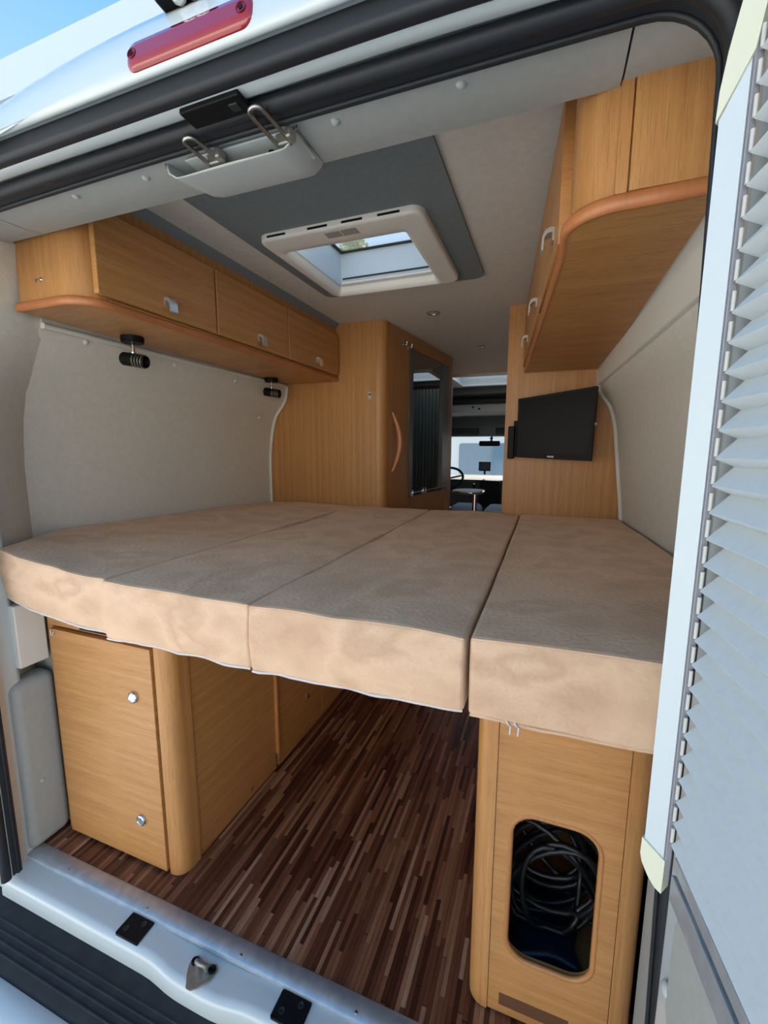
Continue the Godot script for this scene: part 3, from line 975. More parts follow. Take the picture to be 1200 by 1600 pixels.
func build_left_overhead():
	var y0 := 1.551
	var base := Vector3(-0.72, y0, -0.8)
	var c := thing("overhead_cabinet", "long wooden overhead cabinet with three flap doors on the left wall", "cabinet", base)
	# plan outline of the carcass: end at the back with a rounded corner
	var plan := func(grow: float) -> Array:
		var pts := [Vector2(-0.900, -1.497), Vector2(-0.828, -0.115 + grow)]
		var r := 0.075 + grow
		for i in 9:
			var a := PI / 2 - PI / 2 * i / 8
			pts.append(Vector2(-0.665 + cos(a) * r, -0.19 + sin(a) * r))
		pts.append(Vector2(-0.59 + grow, -1.497))
		return pts
	var st := mb()
	var poly: Array = plan.call(-0.004)
	prism(st, poly, Vector3(0, y0 + 0.02, 0), Vector3(1, 0, 0), Vector3(0, 0, 1), Vector3(0, 0.255, 0))
	part("carcass", st, M.oak, c)
	# bottom board with a bull-nosed edge
	st = mb()
	prism(st, plan.call(0.0), Vector3(0, y0 + 0.001, 0), Vector3(1, 0, 0), Vector3(0, 0, 1), Vector3(0, 0.02, 0))
	var bd := part("bottom_board", st, M.oak_across, c)
	st = mb()
	var edge: Array = plan.call(0.003)
	var path := []
	for i in range(1, edge.size()): path.append(Vector3(edge[i].x, y0 + 0.011, edge[i].y))
	path.append(Vector3(-0.587, y0 + 0.011, -1.497))
	var prof := []
	for i in 10: prof.append(Vector2(cos(TAU * i / 10) * 0.008, sin(TAU * i / 10) * 0.0115))
	sweep(st, path, prof, Vector3.UP)
	part("edge_moulding", st, M.handle_wood, bd, "reddish wooden bull-nose edge")
	# fascia below the doors
	part("fascia", box(Vector3(-0.592, y0 + 0.02, -1.497), Vector3(-0.586, y0 + 0.028, -0.19), 0.001), M.oak_across, c)
	for k in 3:
		var za: float = [-0.145, -0.572, -1.010][k]
		var zb: float = [-0.567, -1.005, -1.488][k]
		st = mb()
		rbox(st, Vector3(-0.589, y0 + 0.030, zb + 0.0015), Vector3(-0.572, 1.788, za - 0.0015), 0.003, 2)
		var d := part("door", st, M.oak_across, c)
		tab_handle(d, Vector3(-0.572, 1.612, [-0.363, -0.806, -1.258][k]), Vector3.RIGHT)
	# hook on the end panel
	st = mb()
	dome(st, Vector3(-0.735, 1.622, -0.119), Vector3(0, 0, 1), 0.006, 0.006, 10)
	tube(st, [Vector3(-0.735, 1.622, -0.117), Vector3(-0.735, 1.618, -0.105), Vector3(-0.735, 1.612, -0.106)], 0.0022, 6)
	part("hook", st, M.chrome, c)
	for k in 2:
		var p: Vector3 = [Vector3(-0.775, y0, -0.405), Vector3(-0.85, y0, -1.27)][k]
		var l := thing("reading_lamp", ["black spot lamp under the left cabinet, the one nearer the opening", "black spot lamp under the left cabinet, the one beside the wardrobe"][k], "lamp", p, "reading lamps")
		st = mb()
		lathe(st, p, Vector3.DOWN, [Vector2(0.034, 0.0), Vector2(0.034, 0.016), Vector2(0.031, 0.02), Vector2(0.00001, 0.02)], 20)
		part("mount", st, M.black_plastic, l)
		st = mb()
		tube(st, [p + Vector3(0, -0.018, 0), p + Vector3(0, -0.05, 0)], 0.0055, 8)
		dome(st, p + Vector3(0, -0.048, 0), Vector3.DOWN, 0.009, 0.009, 10)
		part("stem", st, M.chrome, l)
		st = mb()
		var ax := Vector3(0.93, -0.16, -0.22).normalized()
		var hc := p + Vector3(0, -0.072, 0)
		lathe(st, hc - ax * 0.04, ax, [Vector2(0.00001, 0), Vector2(0.017, 0), Vector2(0.021, 0.005), Vector2(0.021, 0.075), Vector2(0.019, 0.084), Vector2(0.017, 0.084), Vector2(0.014, 0.07), Vector2(0.00001, 0.07)], 16)
		var head := part("head", st, M.black_plastic, l)
		for i in 4:
			st = mb()
			lathe(st, hc + ax * (0.004 + 0.010 * i), ax, [Vector2(0.0208, 0), Vector2(0.0222, 0.0008), Vector2(0.0222, 0.0030), Vector2(0.0208, 0.0038)], 16)
			part("fin", st, M.steel, head)

func build_right_overhead():
	var y0 := 1.543
	var c := thing("overhead_cabinet", "deep wooden overhead cabinet with chrome handles on the right wall", "cabinet", Vector3(0.58, y0, -0.7))
	var plan := func(g: float) -> Array:
		var pts := [Vector2(0.70, -1.497), Vector2(0.385 - g, -1.497), Vector2(0.51 - g, -0.235)]
		for i in 9:
			var a := PI + 0.1 - (PI / 2 + 0.1) * i / 8
			pts.append(Vector2(0.582, -0.162) + Vector2(cos(a), sin(a)) * (0.072 + g))
		pts.append(Vector2(0.70, -0.082 + g * 0.5))
		return pts
	var st := mb()
	prism(st, plan.call(-0.004), Vector3(0, y0 + 0.02, 0), Vector3(1, 0, 0), Vector3(0, 0, 1), Vector3(0, 0.275, 0))
	part("carcass", st, M.oak, c)
	st = mb()
	prism(st, plan.call(0.0), Vector3(0, y0 + 0.001, 0), Vector3(1, 0, 0), Vector3(0, 0, 1), Vector3(0, 0.02, 0))
	var bd := part("bottom_board", st, M.oak_across, c)
	st = mb()
	var path := []
	var e: Array = plan.call(0.003)
	for i in range(1, e.size()): path.append(Vector3(e[i].x, y0 + 0.011, e[i].y))
	var prof := []
	for i in 10: prof.append(Vector2(cos(TAU * i / 10) * 0.008, sin(TAU * i / 10) * 0.012))
	sweep(st, path, prof, Vector3.UP)
	part("edge_moulding", st, M.handle_wood, bd, "reddish wooden bull-nose edge")
	# end panel in two boards with a joint
	part("end_board", box(Vector3(0.588, y0 + 0.022, -0.0865), Vector3(0.70, 1.83, -0.0795), 0.0015), M.oak, c)
	part("end_board", box(Vector3(0.570, y0 + 0.022, -0.092), Vector3(0.5865, 1.83, -0.0835), 0.0015), M.oak, c)
	# doors along the slanting front
	var a := Vector3(0.385, 0, -1.49)
	var b := Vector3(0.51, 0, -0.235)
	var d := (b - a).normalized()
	var n := Vector3(-d.z, 0, d.x)
	if n.x > 0.0: n = -n
	for k in 3:
		var t0: float = [0.655, 0.325, 0.0][k]
		var t1: float = [1.0, 0.65, 0.32][k]
		var o: Vector3 = a.lerp(b, t0) - n * 0.004 + Vector3(0, y0 + 0.026, 0)
		st = mb()
		prism(st, rrect(0, 0, (b - a).length() * (t1 - t0), 0.25, 0.002, 2), o, d, Vector3.UP, n * 0.018)
		var dr := part("door", st, M.oak_across, c)
		var th: float = [(-0.329 + 1.49) / 1.255, (-0.752 + 1.49) / 1.255, (-1.188 + 1.49) / 1.255][k]
		tab_handle(dr, a.lerp(b, th) + n * 0.014 + Vector3(0, 1.615, 0), n)

# outline of a board that reaches from the side wall's curve to a straight edge at x
func against_wall(prof: Array, gap: float, x: float) -> Array:
	var pts := []
	for i in 38:
		var y := 1.849 * i / 37.0
		pts.append(Vector2(wall_x(prof, prof, y, -1.5) + gap, y))
	pts.append(Vector2(x, 1.849)); pts.append(Vector2(x, 0.0))
	return pts

func build_wardrobe():
	var w := thing("wardrobe", "tall wooden wardrobe with curved handle at the left end of the bed", "wardrobe", Vector3(-0.6, 0.0, -2.0))
	var st := mb()
	# front board with a rounded corner, drawn in plan
	var corner := Vector2(-0.362, -1.548)
	prism(st, against_wall(LEFT_FAR, 0.003, -0.3635), Vector3(0, 0, -1.53), Vector3(1, 0, 0), Vector3(0, 1, 0), Vector3(0, 0, 0.0295))
	part("front_panel", st, M.oak, w)
	st = mb()
	var plan := [Vector2(-0.3625, -1.53), Vector2(-0.3625, -1.5)]
	for i in 9:
		var a := PI / 2 - (PI / 2 - 0.12) * i / 8
		plan.append(corner + Vector2(cos(a), sin(a)) * 0.048)
	plan.append(Vector2(-0.335, -1.555))
	prism(st, plan, Vector3(0, 0.0, 0), Vector3(1, 0, 0), Vector3(0, 0, 1), Vector3(0, 1.849, 0))
	part("corner_post", st, M.oak, w)
	# the slanting side along the gangway
	var A := Vector3(-0.314, 0, -1.552)
	var B := Vector3(-0.185, 0, -2.56)
	var d := (B - A).normalized()
	var n := Vector3(-d.z, 0, d.x)
	if n.x < 0.0: n = -n
	var L := (B - A).length()
	var board := func(called, u0, u1, y0, y1, m, thick := 0.022, set := 0.0):
		var s := mb()
		prism(s, rrect(u0, y0, u1, y1, 0.0015, 2), A + n * (set - thick), d, Vector3.UP, n * thick)
		return part(called, s, m, w)
	var door = board.call("door", 0.003, 0.262, 0.02, 1.846, M.oak)
	board.call("lintel", 0.265, L, 1.775, 1.846, M.oak)
	board.call("post", L - 0.075, L, 0.0, 1.773, M.oak)
	board.call("lower_panel", 0.265, L - 0.08, 0.0, 0.90, M.oak)
	board.call("frame_post", 0.266, 0.318, 0.90, 1.775, M.frame_grey, 0.03, 0.004)
	board.call("frame_post", L - 0.185, L - 0.078, 0.90, 1.775, M.frame_grey, 0.03, 0.004)
	# curved wooden pull
	st = mb()
	var path := []
	for i in 15:
		var t := i / 14.0
		path.append(A + d * (0.04 + 0.02 * sin(PI * t)) + n * (0.006 + 0.038 * sin(PI * t)) + Vector3(0, 1.39 - 0.32 * t, 0))
	var R := []
	for i in path.size():
		var t: Vector3 = (path[mini(i + 1, 14)] - path[maxi(i - 1, 0)]).normalized()
		var s := t.cross(n).normalized()
		var q := s.cross(t).normalized()
		var taper := 0.5 + 0.5 * sin(PI * i / 14.0)
		var ring := []
		for k in 10: ring.append(path[i] + s * cos(TAU * k / 10) * 0.014 * taper + q * sin(TAU * k / 10) * 0.016 * taper)
		R.append(ring)
	grid(st, R, false, true, tube_flip(R, path))
	cap(st, R[0], Vector3.UP); cap(st, R[14], Vector3.DOWN)
	part("handle", st, M.handle_wood, door, "curved reddish wooden pull")
	for k in 2:
		st = mb()
		var p := A + d * (0.165 + 0.065 * k) + n * 0.001 + Vector3(0, 1.778, 0)
		rbox(st, p + Vector3(-0.002, -0.022, -0.009), p + Vector3(0.006, 0.022, 0.009), 0.002)
		tube(st, [p + Vector3(0.004, -0.01, 0), p + Vector3(0.026, -0.014, 0), p + Vector3(0.03, 0.004, 0)], 0.004, 6)
		part("hook", st, M.chrome, w)
	# lock rosette on the front
	st = mb()
	prism(st, rrect(-0.009, -0.02, 0.009, 0.02, 0.0085, 5), Vector3(-0.398, 1.473, -1.501), Vector3(1, 0, 0), Vector3(0, 1, 0), Vector3(0, 0, 0.004))
	var ro := part("lock_rosette", st, M.steel, w)
	st = mb()
	dome(st, Vector3(-0.398, 1.479, -1.497), Vector3(0, 0, 1), 0.005, 0.003, 10)
	part("key_slot", st, M.black_plastic, ro)
	# towel rail across the opening
	st = mb()
	tube(st, [A + d * 0.27 + n * 0.012 + Vector3(0, 0.925, 0), A + d * (L - 0.12) + n * 0.012 + Vector3(0, 0.925, 0)], 0.006, 8)
	part("towel_rail", st, M.chrome, w)
	for u in [0.30, 0.46, 0.50]:
		st = mb()
		var p: Vector3 = A + d * u + n * 0.012 + Vector3(0, 0.925, 0)
		rbox(st, p + Vector3(-0.008, -0.02, -0.006), p + Vector3(0.01, 0.02, 0.006), 0.002)
		part("rail_clip", st, M.chrome, w)
	# washroom beyond the opening: angled end wall and ribbed sliding door
	struct("wall_washroom", box(Vector3(-1.0, 0.0, -3.62), Vector3(-0.40, 1.85, -3.58), 0.002), M.grey_panel, "dark end wall of the washroom")
	var tb := thing("tambour_door", "dark ribbed sliding door behind the wardrobe opening", "sliding door", Vector3(-0.68, 0.0, -3.55))
	for i in 17:
		st = mb()
		rbox(st, Vector3(-0.99 + 0.034 * i, 0.02, -3.57), Vector3(-0.99 + 0.034 * i + 0.031, 1.77, -3.555), 0.005, 2)
		part("slat", st, M.tambour, tb)
	part("top_track", box(Vector3(-0.99, 1.77, -3.578), Vector3(-0.41, 1.80, -3.545), 0.002), M.black_plastic, tb)
	st = mb()
	prism(st, [Vector2(-0.20, -2.56), Vector2(-0.42, -3.58), Vector2(-0.44, -3.58), Vector2(-0.22, -2.56)], Vector3(0, 0, 0), Vector3(1, 0, 0), Vector3(0, 0, 1), Vector3(0, 1.849, 0))
	struct("wall_gangway", st, M.oak, "wooden partition along the gangway behind the wardrobe")

func build_tv_panel():
	var p := thing("kitchen_cabinet", "tall plain wooden cabinet side behind the television", "cabinet", Vector3(0.56, 0, -1.8))
	var sp := mb()
	prism(sp, against_wall(RIGHT_FAR, -0.003, 0.300), Vector3(0, 0, -1.53), Vector3(1, 0, 0), Vector3(0, 1, 0), Vector3(0, 0, 0.028))
	part("side_panel", sp, M.oak, p)
	part("body", box(Vector3(0.318, 0.0, -2.20), Vector3(0.68, 1.849, -1.531), 0.003), M.oak, p)
	# television, a little turned towards the bed
	var tv := thing("television", "small flat black television on a swivel arm", "television", Vector3(0.52, 1.28, -1.40))
	var st := mb()
	# corners in world space; right side comes forward
	var c00 := Vector3(0.364, 1.158, -1.42)
	var c10 := Vector3(0.668, 1.152, -1.335)
	var c01 := Vector3(0.366, 1.420, -1.42)
	var c11 := Vector3(0.680, 1.458, -1.335)
	var ex := (c10 - c00).normalized()
	var n := ex.cross(Vector3.UP).normalized()
	if n.z < 0.0: n = -n
	var flat := [Vector2(0, 0)]
	var to2 := func(v: Vector3) -> Vector2: return Vector2((v - c00).dot(ex), v.y - c00.y)
	var quad2 := [to2.call(c00), to2.call(c10), to2.call(c11), to2.call(c01)]
	prism(st, quad2, c00 - n * 0.035, ex, Vector3.UP, n * 0.035)
	part("casing", st, M.black_plastic, tv)
	st = mb()
	var mid := (quad2[0] + quad2[1] + quad2[2] + quad2[3]) as Vector2
	mid = mid / 4.0
	var inset := []
	for q in quad2: inset.append(mid + (q - mid) * Vector2(0.93, 0.87) + Vector2(0, 0.008))
	prism(st, inset, c00 + n * 0.0002, ex, Vector3.UP, n * 0.0012)
	part("screen", st, M.black_gloss, tv)
	st = mb()
	prism(st, rrect(0.138, 0.004, 0.166, 0.011, 0.001, 2), c00 + n * 0.0004, ex, Vector3.UP, n * 0.0008)
	part("badge", st, M.frame_grey, tv)
	st = mb()
	rbox(st, Vector3(0.322, 1.150, -1.47), Vector3(0.352, 1.30, -1.425), 0.006, 2)
	rbox(st, Vector3(0.345, 1.160, -1.46), Vector3(0.362, 1.325, -1.44), 0.004, 2)
	rbox(st, Vector3(0.40, 1.21, -1.5), Vector3(0.48, 1.36, -1.44), 0.004, 2)
	part("swivel_arm", st, M.black_plastic, tv)
	st = mb()
	dome(st, Vector3(0.676, 1.30, -1.36), Vector3(1, 0, 0.2), 0.010, 0.012, 10)
	part("knob", st, M.chrome, tv)

func cushion(label: String, x0: float, x1: float, chamfer: bool, sd: int, zf: float):
	var y1 := 0.882
	var y0 := 0.742
	var c := thing("bed_cushion", label, "cushion", Vector3((x0 + x1) / 2, y0, -0.75), "bed cushions")
	var nz := noise(4.0, sd, 2)
	var shape := func(p: Vector3) -> Vector3:
		var q := p
		var t := clampf((p.y - y0) / (y1 - y0), 0.0, 1.0)
		var fx := clampf((p.x - x0) / (x1 - x0), 0.0, 1.0)
		# soft top, slack front
		q.y += t * (0.005 * nz.get_noise_2d(p.x * 0.5, p.z * 0.4) + 0.004 * sin(PI * fx))
		var front := clampf((p.z - (zf - 0.08)) / 0.08, 0.0, 1.0)
		q.z += front * (0.005 * nz.get_noise_2d(p.x * 0.9, p.y * 0.9) + 0.005 * sin(PI * t))
		q.y += (1.0 - t) * front * 0.006 * nz.get_noise_2d(p.x * 0.8, 7.0)
		if chamfer:
			# the outer cushion rises a little against the wall and its corner is cut off beside the pillar
			var out := 1.0 - fx
			q.y += out * out * 0.046 * clampf(1.0 - (-0.26 - p.z) / 1.24, 0.0, 1.0)
			var cut := clampf((p.z + 0.30) / (zf + 0.30), 0.0, 1.0)
			var edge: float = lerpf(x0, x0 + 0.142, cut)
			q.x = x1 - (x1 - p.x) * (x1 - edge) / (x1 - x0)
		if sd == 4: q.x = x0 + (p.x - x0) * (wall_x(RIGHT_NEAR, RIGHT_FAR, 0.85, p.z) - 0.012 - x0) / (x1 - x0)
		return q
	var st := mb()
	rbox(st, Vector3(x0 + 0.0012, y0, -1.485), Vector3(x1 - 0.0012, y1, zf), 0.008, 3, Vector3i(14, 6, 40), shape)
	part("cover", st, M.suede, c)
	# seam along the top front edge and the zip tape below
	var top := []
	var low := []
	for i in 31:
		var x := lerpf(x0 + 0.004, x1 - 0.004, i / 30.0)
		top.append(shape.call(Vector3(x, y1 - 0.0028, zf - 0.002)) + Vector3(0, 0.0005, 0.0))
		low.append(shape.call(Vector3(x, y0 + 0.004, zf - 0.008)) + Vector3(0, -0.004 + 0.002 * nz.get_noise_2d(x * 2.5, 3.0), 0.004 + 0.003 * nz.get_noise_2d(x * 2.0, 9.0)))
	st = mb()
	tube(st, top, 0.0016, 6)
	part("seam", st, M.suede, c)
	st = mb()
	tube(st, low, 0.0034, 6)
	part("zip_tape", st, M.piping if sd != 4 else M.suede, c)
	return c

func build_bed():
	cushion("beige suede bed cushion with a cut-off corner by the left wall", -1.028, -0.486, true, 1, -0.030)
	cushion("beige suede bed cushion, second from the left wall", -0.484, -0.058, false, 2, -0.018)
	cushion("beige suede bed cushion, third from the left wall", -0.056, 0.388, false, 3, -0.014)
	var c = cushion("beige suede bed cushion along the right wall", 0.392, 0.845, false, 4, -0.022)
	for k in 2:
		var st := mb()
		var p := Vector3(0.462 + 0.013 * k, 0.742, -0.026)
		tube(st, [p + Vector3(-0.004, 0.002, 0), p + Vector3(0.0, -0.004, 0.004), p + Vector3(0.004, -0.006, 0.003), p + Vector3(0.003, -0.022, 0.002)], 0.0018, 6)
		part("zip_pull", st, M.piping, c)
	# slatted base board under the cushions
	solid("bed_board", box(Vector3(-0.84, 0.722, -1.48), Vector3(0.69, 0.736, -0.13), 0.002), M.oak_inside, "thin wooden board carrying the bed cushions", "board")

func lock_knob(parent: Node, p: Vector3, out: Vector3):
	var st := mb()
	lathe(st, p, out, [Vector2(0.0165, 0.0), Vector2(0.0165, 0.004), Vector2(0.015, 0.007), Vector2(0.0125, 0.0085), Vector2(0.0115, 0.0075), Vector2(0.00001, 0.008)], 20)
	return part("push_lock", st, M.chrome, parent)

func build_left_lower():
	var c := thing("storage_cabinet", "low wooden cabinet with two round chrome locks under the left of the bed", "cabinet", Vector3(-0.62, 0, -0.6))
	part("carcass", box(Vector3(-0.856, 0.03, -1.46), Vector3(-0.425, 0.718, -0.128), 0.003), M.oak, c)
	part("top_rail", box(Vector3(-0.856, 0.682, -0.128), Vector3(-0.445, 0.718, -0.112), 0.002), M.oak_across, c)
	var st := mb()
	rbox(st, Vector3(-0.72, 0.686, -0.1125), Vector3(-0.58, 0.702, -0.1108), 0.0005)
	part("finger_slot", st, M.black_plastic, c)
	part("side_rail", box(Vector3(-0.866, 0.0, -0.135), Vector3(-0.842, 0.718, -0.116), 0.002), M.oak, c)
	st = mb()
	rbox(st, Vector3(-0.838, 0.010, -0.120), Vector3(-0.446, 0.676, -0.102), 0.002, 2)
	var d := part("door", st, M.oak_across, c)
	lock_knob(d, Vector3(-0.515, 0.530, -0.102), Vector3(0, 0, 1))
	lock_knob(d, Vector3(-0.525, 0.152, -0.102), Vector3(0, 0, 1))
	st = mb()
	tube(st, [Vector3(-0.826, 0.674, -0.100), Vector3(-0.823, 0.66, -0.097), Vector3(-0.817, 0.66, -0.097), Vector3(-0.815, 0.67, -0.100)], 0.002, 6)
	part("hook", st, M.piping, d)
	# rounded corner post
	st = mb()
	var plan := [Vector2(-0.440, -0.125), Vector2(-0.440, -0.108)]
	for i in 9:
		var a := PI / 2 - PI / 2 * i / 8
		plan.append(Vector2(-0.432, -0.146) + Vector2(cos(a), sin(a)) * 0.038)
	plan.append(Vector2(-0.394, -0.178)); plan.append(Vector2(-0.425, -0.178))
	prism(st, plan, Vector3.ZERO, Vector3(1, 0, 0), Vector3(0, 0, 1), Vector3(0, 0.718, 0))
	part("corner_post", st, M.oak, c)
	# gangway side in panels, a wooden strip and a small catch
	part("side_panel", box(Vector3(-0.424, 0.0, -0.566), Vector3(-0.398, 0.718, -0.181), 0.002), M.oak_across, c)
	part("side_panel", box(Vector3(-0.424, 0.0, -0.915), Vector3(-0.398, 0.718, -0.580), 0.002), M.oak_across, c)
	part("side_panel", box(Vector3(-0.424, 0.0, -1.46), Vector3(-0.398, 0.718, -0.920), 0.002), M.oak_across, c)
	part("edge_strip", box(Vector3(-0.402, 0.06, -0.578), Vector3(-0.386, 0.70, -0.566), 0.002), M.oak_edge, c)
	st = mb()
	lathe(st, Vector3(-0.398, 0.16, -0.80), Vector3.RIGHT, [Vector2(0.010, 0), Vector2(0.010, 0.004), Vector2(0.007, 0.006), Vector2(0.00001, 0.006)], 14)
	part("catch", st, M.chrome, c)
	st = mb()
	lathe(st, Vector3(-0.398, 0.03, -0.42), Vector3.RIGHT, [Vector2(0.006, 0), Vector2(0.006, 0.002), Vector2(0.00001, 0.003)], 12)
	part("screw_cap", st, M.steel, c)
	# steel hook hanging under the cushion
	st = mb()
	tube(st, [Vector3(-0.405, 0.70, -0.15), Vector3(-0.392, 0.675, -0.14), Vector3(-0.385, 0.668, -0.13), Vector3(-0.378, 0.676, -0.125), Vector3(-0.385, 0.69, -0.12)], 0.0025, 6)
	part("hook", st, M.chrome, c)

func build_right_lower():
	var c := thing("storage_cabinet", "low wooden cabinet with a rounded opening full of cable, right", "cabinet", Vector3(0.55, 0, -0.6))
	var z := -0.120
	var st := mb()
	# front panel with the opening
	ring_plate(st, rrect(0.441, 0.006, 0.668, 0.718, 0.002, 8), rrect(0.470, 0.150, 0.636, 0.492, 0.048, 8), Vector3(0, 0, z), Vector3(1, 0, 0), Vector3(0, 1, 0), Vector3(0, 0, -0.018))
	var f := part("front_panel", st, M.oak_across, c)
	# bull-nosed lip round the opening
	st = mb()
	var path := []
	for q in rrect(0.471, 0.151, 0.635, 0.491, 0.048, 8): path.append(Vector3(q.x, q.y, z - 0.004))
	tube(st, path, 0.0058, 8, true)
	part("opening_lip", st, M.oak_edge, f)
	# ventilation slot
	st = mb()
	rbox(st, Vector3(0.464, 0.026, z - 0.0002), Vector3(0.60, 0.056, z + 0.0008), 0.0004)
	part("vent_slot", st, mat(rgb(96, 62, 38), 0.6), f)
	# rounded posts
	for s in [[0.440, -1.0], [0.669, 1.0]]:
		st = mb()
		var x: float = s[0]
		var k: float = s[1]
		var plan := [Vector2(x, z - 0.02), Vector2(x, z + 0.002)]
		for i in 9:
			var a := PI / 2 - PI / 2 * i / 8
			plan.append(Vector2(x + k * (0.006 + cos(a) * 0.036), z - 0.034 + sin(a) * 0.036))
		plan.append(Vector2(x + k * 0.042, z - 0.06)); plan.append(Vector2(x + k * 0.02, z - 0.06))
		prism(st, plan, Vector3(0, 0.0 if k > 0 else 0.004, 0), Vector3(1, 0, 0), Vector3(0, 0, 1), Vector3(0, 0.716, 0))
		part("corner_post", st, M.oak, c)
	part("side_panel", box(Vector3(0.398, 0.0, -1.46), Vector3(0.418, 0.718, z - 0.061), 0.002), M.oak_across, c)
	part("side_panel", box(Vector3(0.692, 0.0, -1.46), Vector3(0.710, 0.718, z - 0.061), 0.002), M.oak_across, c)
	part("compartment_back", box(Vector3(0.419, 0.0, -0.52), Vector3(0.691, 0.718, -0.505), 0.002), M.oak_inside, c)
	part("compartment_floor", box(Vector3(0.419, 0.075, -0.504), Vector3(0.691, 0.085, z - 0.062), 0.002), M.oak_inside, c)
	part("compartment_top", box(Vector3(0.419, 0.705, -0.504), Vector3(0.691, 0.718, z - 0.019), 0.002), M.oak_inside, c)
	# coiled cable
	rng.seed = 5
	st = mb()
	path = []
	var loops := 14
	for i in loops * 24:
		var a := TAU * i / 24.0
		var k := int(i / 24.0)
		var wob := noise(0.02, 9, 2)
		var rx := 0.088 + 0.02 * wob.get_noise_1d(i * 0.9)
		var ry := 0.125 + 0.03 * wob.get_noise_1d(i * 0.9 + 300.0)
		var cx := 0.553 + 0.035 * wob.get_noise_1d(i * 0.5 + 900.0)
		var cy := 0.262 + 0.07 * wob.get_noise_1d(i * 0.5 + 1500.0)
		var tilt := 0.9 * wob.get_noise_1d(i * 0.3 + 2100.0)
		var q := Vector2(cos(a) * rx, sin(a) * ry).rotated(tilt)
		path.append(Vector3(clampf(cx + q.x, 0.430, 0.680), clampf(cy + q.y, 0.132, 0.46), clampf(-0.21 - 0.02 * (k % 6) - 0.045 * sin(a * 0.5 + k) - 0.02, -0.40, -0.165)))
	tube(st, path, 0.0062, 7)
	solid("cable_coil", st, M.cable, "tangled coil of black power cable inside the low cabinet", "cable")
	st = mb()
	rbox(st, Vector3(0.48, 0.086, -0.36), Vector3(0.62, 0.118, -0.17), 0.015, 3, Vector3i(4, 3, 4), func(p: Vector3): return p + Vector3(0.008 * sin(p.z * 60.0), 0.004 * sin(p.x * 50.0) * clampf((p.y - 0.1) / 0.02, 0, 1), 0.01 * sin(p.x * 41.0)))
	solid("cable_bag", st, M.bag, "dark blue bag under the coiled cable", "bag")

